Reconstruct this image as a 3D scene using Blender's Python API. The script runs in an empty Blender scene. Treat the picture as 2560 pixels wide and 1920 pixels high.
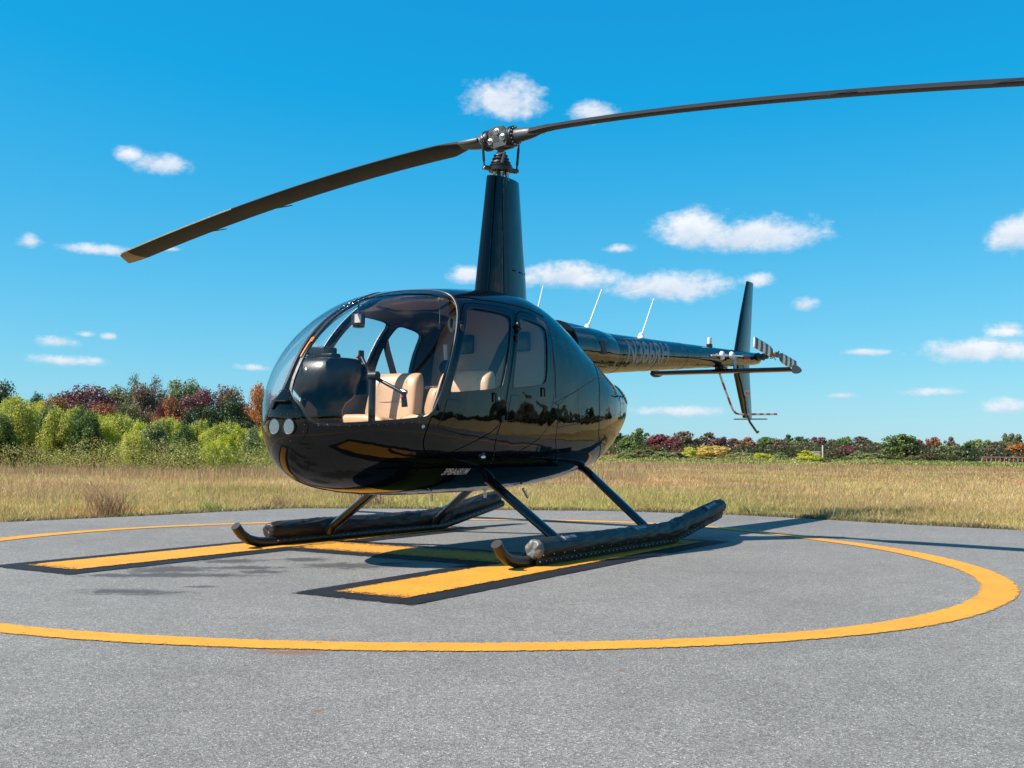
import bpy, bmesh, math, random
import numpy as np
from mathutils import Vector, Matrix

S = bpy.context.scene
COL = S.collection
PI = math.pi

# ------------------------------------------------------------------ camera
CAM_H, PITCH, ROLL, FOC = 0.7574, 0.0547, 0.0106, 39.05
cam_d = bpy.data.cameras.new('camera'); cam = bpy.data.objects.new('camera', cam_d); COL.objects.link(cam)
cam_d.sensor_width = 36.0; cam_d.lens = FOC; cam_d.clip_start = 0.05; cam_d.clip_end = 6000
_c, _s, _cr, _sr = math.cos(PITCH), math.sin(PITCH), math.cos(ROLL), math.sin(ROLL)
_r0, _u0, _f = Vector((1, 0, 0)), Vector((0, -_s, _c)), Vector((0, _c, _s))
_r = _r0 * _cr + _u0 * _sr; _u = -_r0 * _sr + _u0 * _cr
M4 = Matrix((( _r.x, _u.x, -_f.x, 0), (_r.y, _u.y, -_f.y, 0), (_r.z, _u.z, -_f.z, CAM_H), (0, 0, 0, 1)))
cam.matrix_world = M4
S.camera = cam

# ------------------------------------------------------------------ light
SUN_TO = Vector((-.892, -.275, 1.0)).normalized()          # towards the sun (left, a little behind the camera)
SUN_EL = math.asin(SUN_TO.z); SUN_AZ = math.atan2(SUN_TO.x, SUN_TO.y)
sd = bpy.data.lights.new('sun', 'SUN'); sun = bpy.data.objects.new('sun', sd); COL.objects.link(sun)
sd.energy = 4.9; sd.angle = math.radians(0.5); sd.color = (1.0, .93, .83)
sun.location = (-20, -6, 25); sun.rotation_euler = SUN_TO.to_track_quat('Z', 'Y').to_euler()
S.view_settings.view_transform = 'Standard'; S.view_settings.look = 'None'
S.view_settings.gamma = 1.0; S.view_settings.use_curve_mapping = False
S.view_settings.exposure = 0.80

# ------------------------------------------------------------------ node helpers
class NT:
    def __init__(s, tree): s.t = tree
    def n(s, typ, **kw):
        nd = s.t.nodes.new(typ)
        for k, v in kw.items():
            if k.startswith('i_'): nd.inputs[k[2:].replace('_', ' ')].default_value = v
            else: setattr(nd, k, v)
        return nd
    def l(s, a, b): s.t.links.new(a, b)
    def put(s, sock, v):
        if hasattr(v, 'is_output'): s.l(v, sock)
        else: sock.default_value = v
    def math(s, op, a, b=0.0, c=0.0, clamp=False):
        nd = s.t.nodes.new('ShaderNodeMath'); nd.operation = op; nd.use_clamp = clamp
        for i, v in enumerate((a, b, c)): s.put(nd.inputs[i], v)
        return nd.outputs[0]
    def mix(s, f, a, b, mode='MIX'):
        nd = s.t.nodes.new('ShaderNodeMix'); nd.data_type = 'RGBA'; nd.blend_type = mode
        s.put(nd.inputs[0], f)
        for i, v in ((6, a), (7, b)):
            if not hasattr(v, 'is_output') and len(v) == 3: v = (*v, 1)
            s.put(nd.inputs[i], v)
        return nd.outputs[2]
    def noise(s, vec, scale, detail=3, rough=.55, dist=0.0):
        nd = s.t.nodes.new('ShaderNodeTexNoise')
        if vec is not None: s.l(vec, nd.inputs['Vector'])
        nd.inputs['Scale'].default_value = scale; nd.inputs['Detail'].default_value = detail
        nd.inputs['Roughness'].default_value = rough; nd.inputs['Distortion'].default_value = dist
        return nd.outputs['Fac']
    def ramp(s, f, stops, interp='LINEAR'):
        nd = s.t.nodes.new('ShaderNodeValToRGB'); nd.color_ramp.interpolation = interp
        e = nd.color_ramp.elements
        while len(e) < len(stops): e.new(.5)
        for el, (p, c) in zip(e, stops):
            el.position = p; el.color = (*c, 1) if not isinstance(c, (int, float)) else (c, c, c, 1)
        s.l(f, nd.inputs[0]); return nd.outputs[0]
    def mapr(s, v, a, b, c=0.0, d=1.0, smooth=False):
        nd = s.t.nodes.new('ShaderNodeMapRange'); nd.clamp = True
        if smooth: nd.interpolation_type = 'SMOOTHSTEP'
        s.put(nd.inputs[0], v)
        for i, x in enumerate((a, b, c, d)): s.put(nd.inputs[i + 1], x)
        return nd.outputs[0]

# ------------------------------------------------------------------ world: Nishita sky + cumulus
W = bpy.data.worlds.new('World'); S.world = W; W.use_nodes = True
for nd in list(W.node_tree.nodes): W.node_tree.nodes.remove(nd)
w = NT(W.node_tree)
sky = w.n('ShaderNodeTexSky'); sky.sky_type = 'NISHITA'; sky.sun_disc = False
sky.sun_elevation = SUN_EL; sky.sun_rotation = SUN_AZ
sky.altitude = 0; sky.air_density = 1.0; sky.dust_density = 0.15; sky.ozone_density = 2.6
tc = w.n('ShaderNodeTexCoord'); vec = tc.outputs['Generated']
sep = w.n('ShaderNodeSeparateXYZ'); w.l(vec, sep.inputs[0])
X, Y, Z = sep.outputs
az = w.math('MULTIPLY', w.math('ARCTAN2', X, Y), 57.29578)
el = w.math('MULTIPLY', w.math('ARCSINE', Z), 57.29578)
# colour response of the photograph: deeper, cyan-leaning blue, the same mapping over the whole sky
STR = .085
ssep = w.n('ShaderNodeSeparateColor'); w.l(sky.outputs[0], ssep.inputs[0])
r_ = w.math('MULTIPLY', w.math('MAXIMUM', w.math('SUBTRACT', w.math('MULTIPLY', ssep.outputs[0], STR), .122), 0.011), .60 / STR)
g_ = w.math('MINIMUM', w.math('MULTIPLY', w.math('POWER', w.math('MULTIPLY', ssep.outputs[1], STR), .669), .705 / STR), w.math('MULTIPLY', ssep.outputs[1], 1.22))
b_ = w.math('MINIMUM', w.math('MULTIPLY', w.math('POWER', w.math('MULTIPLY', ssep.outputs[2], STR), .37), .761 / STR), w.math('MULTIPLY', ssep.outputs[2], 1.58))
scb = w.n('ShaderNodeCombineColor'); w.l(r_, scb.inputs[0]); w.l(g_, scb.inputs[1]); w.l(b_, scb.inputs[2]); skyc = scb.outputs[0]
# cumulus catalogue: azimuth, elevation, half width, half height (degrees)
CLOUDS = [(-0.54,17.43,2.2,1.15),(4.01,16.83,1.48,0.57),(-17.8,13.42,1.43,0.57),(-19.44,13.78,0.91,0.48),(9.33,10.91,2.15,1.19),(12.58,10.55,3.58,1.0),(5.54,10.09,0.76,0.29),(2.92,8.62,2.87,0.81),(8.16,8.08,3.34,0.86),(-2.37,8.68,1.19,0.53),(12.57,8.34,0.81,0.43),(14.73,7.09,0.76,0.41),(-23.75,9.31,0.62,0.38),(-20.79,9.16,1.79,0.31),(-22.32,4.65,1.07,0.33),(-21.09,5.1,0.43,0.19),(-20.1,5.03,0.38,0.19),(-21.99,3.78,1.79,0.29),(-13.08,3.72,1.0,0.21),(24.54,10.02,1.31,1.07),(22.76,4.65,2.98,0.67),(24.08,5.6,1.0,0.43),(17.48,4.71,1.19,0.21),(16.59,2.59,1.07,0.21),(20.46,2.73,1.72,0.24),(24.14,2.01,1.19,0.41),(8.88,1.76,2.98,0.31),(-17.36,9.43,0.6,0.14)]
comb = w.n('ShaderNodeCombineXYZ'); w.l(az, comb.inputs[0]); w.l(w.math('MULTIPLY', el, 1.5), comb.inputs[1])
cv = comb.outputs[0]
n1 = w.noise(cv, .62, 7, .52, .15)
n2 = w.noise(cv, 2.6, 6, .68)
wob = w.math('SUBTRACT', w.math('ADD', w.math('MULTIPLY', n1, .68), w.math('MULTIPLY', n2, .32)), .5)
mask = None; tops = None
for (a0, e0, wa, wh) in CLOUDS:
    dx = w.math('DIVIDE', w.math('SUBTRACT', az, a0), wa * 1.14)
    dy = w.math('DIVIDE', w.math('SUBTRACT', el, e0), wh * 1.18)
    dyb = w.math('MULTIPLY', w.math('MINIMUM', dy, 0.0), 1.3)
    q = w.math('ADD', w.math('MULTIPLY', dx, dx), w.math('ADD', w.math('MULTIPLY', w.math('MAXIMUM', dy, 0.0), w.math('MAXIMUM', dy, 0.0)), w.math('MULTIPLY', dyb, dyb)))
    m = w.math('SUBTRACT', 1.0, w.math('SQRT', q))
    k = min(1.0, .62 + .38 * min(1, wh / .8))
    m = w.math('MULTIPLY', m, k)
    t = w.math('MULTIPLY', dy, w.math('GREATER_THAN', m, -.35))
    mask = m if mask is None else w.math('MAXIMUM', mask, m)
    tops = t if tops is None else w.math('ADD', tops, t)
# the same fair-weather clouds go on beyond the frame (they show in the reflections)
n3 = w.noise(vec, 3.2, 6, .55, .2)
outside = w.math('MAXIMUM', w.mapr(w.math('ABSOLUTE', az), 29, 36), w.mapr(el, 24, 32))
gen = w.math('MULTIPLY', w.math('SUBTRACT', n3, .54), 5.0)
gen = w.math('SUBTRACT', w.math('MULTIPLY', w.math('ADD', gen, 1.0), w.math('MULTIPLY', outside, w.mapr(el, .5, 5))), 1.0)
mask = w.math('MAXIMUM', mask, gen)
dens = w.mapr(w.math('ADD', mask, w.math('MULTIPLY', wob, 1.75)), -.04, .72, smooth=True)
dens = w.math('MULTIPLY', dens, w.mapr(el, .3, 1.2))
shade = w.math('ADD', w.math('ADD', .60, w.math('MULTIPLY', w.math('MAXIMUM', w.math('MINIMUM', tops, 1.0), -1.0), .34)), w.math('MULTIPLY', wob, 1.2))
cc = w.mix(w.mapr(shade, .3, .95), (4.6, 5.6, 6.9), (7.9, 8.05, 8.3))
skyc = w.mix(w.math('MULTIPLY', dens, .93), skyc, cc)
bg = w.n('ShaderNodeBackground'); bg.inputs['Strength'].default_value = .0715
w.l(skyc, bg.inputs['Color'])
wo = w.n('ShaderNodeOutputWorld'); w.l(bg.outputs[0], wo.inputs[0])

# ------------------------------------------------------------------ object helpers
def tag(o, label=None, cat=None, group=None, kind=None):
    if label: o['label'] = label
    if cat: o['category'] = cat
    if group: o['group'] = group
    if kind: o['kind'] = kind
    return o
def empty(name, loc=(0, 0, 0), rz=0, parent=None):
    o = bpy.data.objects.new(name, None); COL.objects.link(o); o.location = loc; o.rotation_euler = (0, 0, rz)
    o.empty_display_size = .2
    if parent: o.parent = parent
    return o
def link(name, me, mat=None, parent=None, loc=None):
    o = bpy.data.objects.new(name, me); COL.objects.link(o)
    if mat:
        me.materials.clear(); me.materials.append(mat)
    if parent: o.parent = parent
    if loc: o.location = loc
    return o
def smooth(me, ang=None):
    me.polygons.foreach_set('use_smooth', [True] * len(me.polygons))
    if ang is not None:
        try: me.set_sharp_from_angle(angle=math.radians(ang))
        except Exception: pass
def mesh_np(name, V, F):
    """V (n,3), F (m,k) constant k"""
    me = bpy.data.meshes.new(name); V = np.asarray(V, np.float32); F = np.asarray(F, np.int32); k = F.shape[1]
    me.vertices.add(len(V)); me.vertices.foreach_set('co', V.ravel())
    me.loops.add(F.size); me.loops.foreach_set('vertex_index', F.ravel())
    me.polygons.add(len(F)); me.polygons.foreach_set('loop_start', np.arange(0, F.size, k, dtype=np.int32))
    me.polygons.foreach_set('loop_total', np.full(len(F), k, np.int32))
    me.update(calc_edges=True); return me

class MB:
    """collects boxes, tubes, lathes, lofts -> ONE mesh object"""
    def __init__(s): s.v = []; s.f = []
    def add(s, V, F):
        b = len(s.v); s.v += [tuple(map(float, q)) for q in V]; s.f += [tuple(b + i for i in f) for f in F]; return s
    def box(s, c, d, R=None, bev=0.0):
        hx, hy, hz = d[0] / 2, d[1] / 2, d[2] / 2
        if bev <= 0:
            V = [(x, y, z) for x in (-hx, hx) for y in (-hy, hy) for z in (-hz, hz)]
            F = [(0, 1, 3, 2), (4, 6, 7, 5), (0, 4, 5, 1), (2, 3, 7, 6), (0, 2, 6, 4), (1, 5, 7, 3)]
        else:
            bm = bmesh.new(); bmesh.ops.create_cube(bm, size=1)
            for q in bm.verts: q.co = Vector((q.co.x * d[0], q.co.y * d[1], q.co.z * d[2]))
            bmesh.ops.bevel(bm, geom=bm.edges[:], offset=bev, segments=2, affect='EDGES', profile=.5)
            bm.verts.index_update(); V = [tuple(q.co) for q in bm.verts]; F = [tuple(q.index for q in f.verts) for f in bm.faces]; bm.free()
        R = R or Matrix.Identity(3); c = Vector(c)
        return s.add([R @ Vector(q) + c for q in V], F)
    def tube(s, P, r, n=10, cap=True, flat=1.0, up=None):
        """tube along points; r number or list; flat scales the second axis"""
        P = [Vector(q) for q in P]; m = len(P); rr = r if isinstance(r, (list, tuple)) else [r] * m
        V = []; F = []; prev = Vector(up) if up else None
        for i in range(m):
            t = (P[min(i + 1, m - 1)] - P[max(i - 1, 0)]).normalized()
            if prev is None: prev = t.orthogonal()
            a = (prev - t * prev.dot(t)).normalized(); b = t.cross(a); prev = a
            for k in range(n):
                th = 2 * PI * k / n; V.append(P[i] + a * (math.cos(th) * rr[i]) + b * (math.sin(th) * rr[i] * flat))
        for i in range(m - 1):
            for k in range(n):
                k2 = (k + 1) % n; F.append((i * n + k, i * n + k2, (i + 1) * n + k2, (i + 1) * n + k))
        if cap: F.append(tuple(range(n - 1, -1, -1))); F.append(tuple((m - 1) * n + k for k in range(n)))
        return s.add(V, F)
    def lathe(s, c, axis, prof, n=20):
        """prof: (dist along axis, radius)"""
        c = Vector(c); t = Vector(axis).normalized(); a = t.orthogonal().normalized(); b = t.cross(a); V = []; F = []
        for (d, r) in prof:
            for k in range(n):
                th = 2 * PI * k / n; V.append(c + t * d + a * (math.cos(th) * r) + b * (math.sin(th) * r))
        m = len(prof)
        for i in range(m - 1):
            for k in range(n):
                k2 = (k + 1) % n; F.append((i * n + k, i * n + k2, (i + 1) * n + k2, (i + 1) * n + k))
        F.append(tuple(range(n - 1, -1, -1))); F.append(tuple((m - 1) * n + k for k in range(n)))
        return s.add(V, F)
    def loft(s, secs, cap=True):
        m = len(secs); n = len(secs[0]); V = [q for sc in secs for q in sc]; F = []
        for i in range(m - 1):
            for k in range(n):
                k2 = (k + 1) % n; F.append((i * n + k, i * n + k2, (i + 1) * n + k2, (i + 1) * n + k))
        if cap: F.append(tuple(range(n - 1, -1, -1))); F.append(tuple((m - 1) * n + k for k in range(n)))
        return s.add(V, F)
    def sphere(s, c, r, n=10, sc=(1, 1, 1)):
        V = []; F = []; m = n // 2 + 1
        for i in range(m):
            ph = PI * i / (m - 1)
            for k in range(n):
                th = 2 * PI * k / n; V.append((c[0] + r * sc[0] * math.sin(ph) * math.cos(th), c[1] + r * sc[1] * math.sin(ph) * math.sin(th), c[2] + r * sc[2] * math.cos(ph)))
        for i in range(m - 1):
            for k in range(n):
                k2 = (k + 1) % n; F.append((i * n + k, (i + 1) * n + k, (i + 1) * n + k2, i * n + k2))
        return s.add(V, F)
    def build(s, name, mat, parent=None, ang=40, recalc=True):
        me = bpy.data.meshes.new(name); me.from_pydata(s.v, [], s.f); me.validate()
        bm = bmesh.new(); bm.from_mesh(me); bmesh.ops.remove_doubles(bm, verts=bm.verts, dist=1e-5)
        if recalc: bmesh.ops.recalc_face_normals(bm, faces=bm.faces)
        bm.to_mesh(me); bm.free()
        if ang: smooth(me, ang)
        return link(name, me, mat, parent)

# ------------------------------------------------------------------ materials
def mat(name):
    m = bpy.data.materials.new(name); m.use_nodes = True
    t = m.node_tree
    for nd in list(t.nodes): t.nodes.remove(nd)
    k = NT(t); k.out = k.n('ShaderNodeOutputMaterial'); return m, k
def pbr(name, col, rough=.5, metal=0.0, coat=0.0, bump=0.0, bscale=60, var=0.0, spec=.5, coat_r=.03, vscale=6):
    m, k = mat(name); b = k.n('ShaderNodeBsdfPrincipled'); k.l(b.outputs[0], k.out.inputs[0])
    b.inputs['Roughness'].default_value = rough; b.inputs['Metallic'].default_value = metal
    b.inputs['Coat Weight'].default_value = coat; b.inputs['Coat Roughness'].default_value = coat_r
    b.inputs['Specular IOR Level'].default_value = spec
    tcn = k.n('ShaderNodeTexCoord'); o = tcn.outputs['Object']
    if var > 0:
        f = k.noise(o, vscale, 4, .6)
        k.l(k.mix(f, tuple(c * (1 - var) for c in col), tuple(min(1, c * (1 + var)) for c in col)), b.inputs['Base Color'])
        k.l(k.mapr(f, .3, .7, max(0, rough - .06), rough + .06), b.inputs['Roughness'])
    else: b.inputs['Base Color'].default_value = (*col, 1)
    if bump > 0:
        bn = k.n('ShaderNodeBump'); bn.inputs['Strength'].default_value = bump; bn.inputs['Distance'].default_value = .002
        k.l(k.noise(o, bscale, 3), bn.inputs['Height']); k.l(bn.outputs[0], b.inputs['Normal'])
    return m
def glass(name, tint):
    m, k = mat(name)
    g = k.n('ShaderNodeNewGeometry'); fr = k.n('ShaderNodeFresnel')
    k.l(k.mapr(g.outputs['Backfacing'], 0, 1, 1.34, 1 / 1.34), fr.inputs['IOR'])
    tr = k.n('ShaderNodeBsdfTransparent'); tr.inputs[0].default_value = (*tint, 1)
    gl = k.n('ShaderNodeBsdfGlossy'); gl.inputs['Roughness'].default_value = .012
    mx = k.n('ShaderNodeMixShader'); k.l(fr.outputs[0], mx.inputs[0]); k.l(tr.outputs[0], mx.inputs[1]); k.l(gl.outputs[0], mx.inputs[2])
    k.l(mx.outputs[0], k.out.inputs[0]); return m
def paint_black():
    m, k = mat('black_paint'); b = k.n('ShaderNodeBsdfPrincipled'); k.l(b.outputs[0], k.out.inputs[0])
    tcn = k.n('ShaderNodeTexCoord'); o = tcn.outputs['Object']
    b.inputs['Base Color'].default_value = (.0028, .0030, .0034, 1)
    b.inputs['IOR'].default_value = 1.43
    d = k.noise(o, 3.5, 5, .6); k.l(k.mapr(d, .35, .75, .02, .045), b.inputs['Roughness'])
    b.inputs['Coat Weight'].default_value = .0
    bn = k.n('ShaderNodeBump'); bn.inputs['Strength'].default_value = .30; bn.inputs['Distance'].default_value = .02
    k.l(k.noise(o, 4.2, 2, .4), bn.inputs['Height']); k.l(bn.outputs[0], b.inputs['Normal']); k.l(bn.outputs[0], b.inputs['Coat Normal'])
    return m
M = {}
M['black'] = paint_black()
M['satin'] = pbr('satin_black', (.014, .014, .015), .38, bump=.2, bscale=40)
M['trim'] = pbr('black_trim', (.008, .008, .009), .3)
M['rubber'] = pbr('seal_rubber', (.22, .21, .20), .4)
M['tube'] = pbr('landing_gear_black', (.006, .007, .009), .14, coat=.4)
M['blade'] = pbr('blade_grey', (.017, .0175, .019), .68, var=.25, vscale=3, spec=.25)
M['erosion'] = pbr('blade_tip_tan', (.16, .095, .06), .5)
M['steel'] = pbr('bare_steel', (.5, .48, .45), .3, metal=1, var=.15, vscale=40)
M['hub'] = pbr('hub_grey', (.042, .047, .053), .46, var=.2, vscale=30)
M['dark'] = pbr('dark_metal', (.02, .021, .023), .4, metal=.3)
M['rivet'] = pbr('rivet_head', (.16, .16, .165), .22, metal=.7)
M['chrome'] = pbr('chrome', (.75, .76, .78), .1, metal=1)
M['white'] = pbr('white_plastic', (.72, .72, .70), .35)
M['offwhite'] = pbr('pale_plastic', (.5, .48, .44), .4)
M['earcup'] = pbr('ear_cup_grey', (.26, .25, .235), .4)
M['bluegrey'] = pbr('blue_grey_bracket', (.25, .35, .42), .4)
M['red'] = pbr('red_tape', (.42, .03, .025), .45)
M['whitetape'] = pbr('white_tape', (.62, .60, .55), .45)
M['text'] = pbr('pale_grey_lettering', (.17, .175, .185), .4, var=.06)
M['textsilver'] = pbr('silver_lettering', (.62, .62, .63), .35)
M['danger'] = pbr('red_lettering', (.55, .06, .06), .5)
M['decal'] = pbr('sticker_white', (.6, .5, .5), .5)
M['leather'] = pbr('tan_leather', (.55, .33, .185), .42, bump=.35, bscale=55, var=.08)
M['leather2'] = pbr('tan_piping', (.38, .22, .12), .5)
M['liner'] = pbr('headliner', (.34, .27, .225), .9, bump=.2, bscale=120)
M['carpet'] = pbr('carpet', (.03, .028, .027), .95, bump=.5, bscale=200)
M['panelplastic'] = pbr('panel_plastic', (.010, .010, .011), .36, bump=.35, bscale=90)
M['vinyl'] = pbr('float_cover_vinyl', (.022, .019, .017), .46, bump=1.0, bscale=22, spec=.35)
M['vinylgrey'] = pbr('float_cover_end', (.13, .128, .122), .42, bump=.8, bscale=34)
M['belt'] = pbr('seat_belt', (.010, .010, .012), .9, spec=.1)
M['orange'] = pbr('orange_plastic', (.85, .22, .02), .5)
M['redplastic'] = pbr('red_plastic', (.5, .02, .02), .4)
M['glass'] = glass('windscreen_acrylic', (.99, .99, .99))
M['glass2'] = glass('door_window_acrylic', (.945, .95, .95))
M['lens'] = glass('lamp_lens', (.92, .93, .95))
M['reflector'] = pbr('lamp_reflector', (.5, .5, .52), .12, metal=1, bump=1.0, bscale=130)
M['grille'] = pbr('louvre_dark', (.004, .004, .005), .6)
# striped tail rotor blade

# ------------------------------------------------------------------ fuselage surface (profiles along the length)
XN,XR=2.345,-1.83
def natspline(xs,ys):
    xs=np.array(xs,float);ys=np.array(ys,float);o=np.argsort(xs);xs=xs[o];ys=ys[o];n=len(xs);h=np.diff(xs)
    A=np.zeros((n,n));b=np.zeros(n);A[0,0]=A[-1,-1]=1
    for i in range(1,n-1):
        A[i,i-1]=h[i-1];A[i,i]=2*(h[i-1]+h[i]);A[i,i+1]=h[i];b[i]=6*((ys[i+1]-ys[i])/h[i]-(ys[i]-ys[i-1])/h[i-1])
    M=np.linalg.solve(A,b)
    def f(x):
        x=np.asarray(x,float);i=np.clip(np.searchsorted(xs,x)-1,0,n-2);t=x-xs[i];H=h[i]
        return ys[i]+t*((ys[i+1]-ys[i])/H-H*(2*M[i]+M[i+1])/6)+t*t*M[i]/2+t**3*(M[i+1]-M[i])/(6*H)
    return f
def x2U(x): return np.arccos(np.clip((np.asarray(x,float)-XR)/(XN-XR)*2-1,-1,1))/math.pi
def U2x(U): return XR+(XN-XR)*(1+np.cos(math.pi*np.asarray(U,float)))/2
def prof(pts): return natspline([float(x2U(x)) for x,_ in pts],[v for _,v in pts])
ZT=prof([(2.345,.90),(2.30,1.09),(2.17,1.325),(1.86,1.597),(1.482,1.757),(1.1,1.833),(.6,1.885),(0.1,1.885),(-.3,1.77),(-.7,1.585),(-1.1,1.42),(-1.4,1.345),(-1.65,1.26),(-1.83,1.11)])
ZB=prof([(2.345,.90),(2.31,.72),(2.20,.570),(2.0,.477),(1.75,.435),(1.3,.412),(.8,.413),(.2,.425),(-.3,.46),(-.7,.505),(-1.0,.57),(-1.35,.71),(-1.65,.90),(-1.83,1.11)])
ZW=prof([(2.345,.90),(1.9,.93),(1.3,.95),(.6,.97),(0,1.0),(-.7,1.05),(-1.3,1.10),(-1.83,1.11)])
W_=prof([(2.345,0),(2.25,.25),(2.07,.43),(1.8,.54),(1.45,.61),(1.0,.64),(.4,.645),(0,.635),(-.5,.605),(-.9,.55),(-1.25,.45),(-1.55,.335),(-1.74,.20),(-1.83,0)])
NT_=prof([(2.345,2.05),(2.1,2.1),(1.8,2.25),(1.4,2.7),(1.0,3.1),(.4,3.3),(0,3.0),(-.5,2.6),(-1.0,2.3),(-1.83,2.1)])
NB=prof([(2.345,2.05),(1.8,2.2),(1.2,2.5),(.4,2.7),(-.3,2.8),(-1.0,2.5),(-1.83,2.1)])
def surf(U,ph,d=0.0):
    """ph angle: 0 = port waist, pi/2 top, pi starboard, 3pi/2 bottom"""
    def S(U,ph):
        c,s=np.cos(ph),np.sin(ph)
        n=np.where(s>=0,NT_(U),NB(U)); r=(np.abs(c)**n+np.abs(s)**n+1e-12)**(-1/n)
        h=np.where(s>=0,ZT(U)-ZW(U),ZW(U)-ZB(U))
        return np.stack([U2x(U)+0*ph,np.maximum(W_(U),0)*r*c,ZW(U)+np.maximum(h,0)*r*s],-1)
    U=np.asarray(U,float);ph=np.asarray(ph,float)
    P=S(U,ph)
    e=1e-3
    Uc=np.clip(U,.004,.996)
    a=S(Uc+e,ph)-S(Uc-e,ph); b=S(Uc,ph+e)-S(Uc,ph-e)
    N=np.cross(a,b); N/=np.linalg.norm(N,axis=-1,keepdims=True)+1e-12
    C=np.stack([U2x(U),0*U,ZW(U)],-1)
    sg=np.sign(((P-C)*N).sum(-1,keepdims=True)); sg[sg==0]=1
    return P+N*d*1.0*(1),N
def inv(x,z,side=1):
    """x,z on given side -> (U,ph)"""
    U=x2U(x); lo=math.pi/2; 
    # solve ph by bisection in z on port side
    a,b=-math.pi/2,math.pi/2
    for _ in range(50):
        m=(a+b)/2; zz=surf(U,np.array(m))[0][...,2]
        if zz<z: a=m
        else: b=m
    ph=(a+b)/2
    return float(U), ph if side>0 else math.pi-ph

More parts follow.
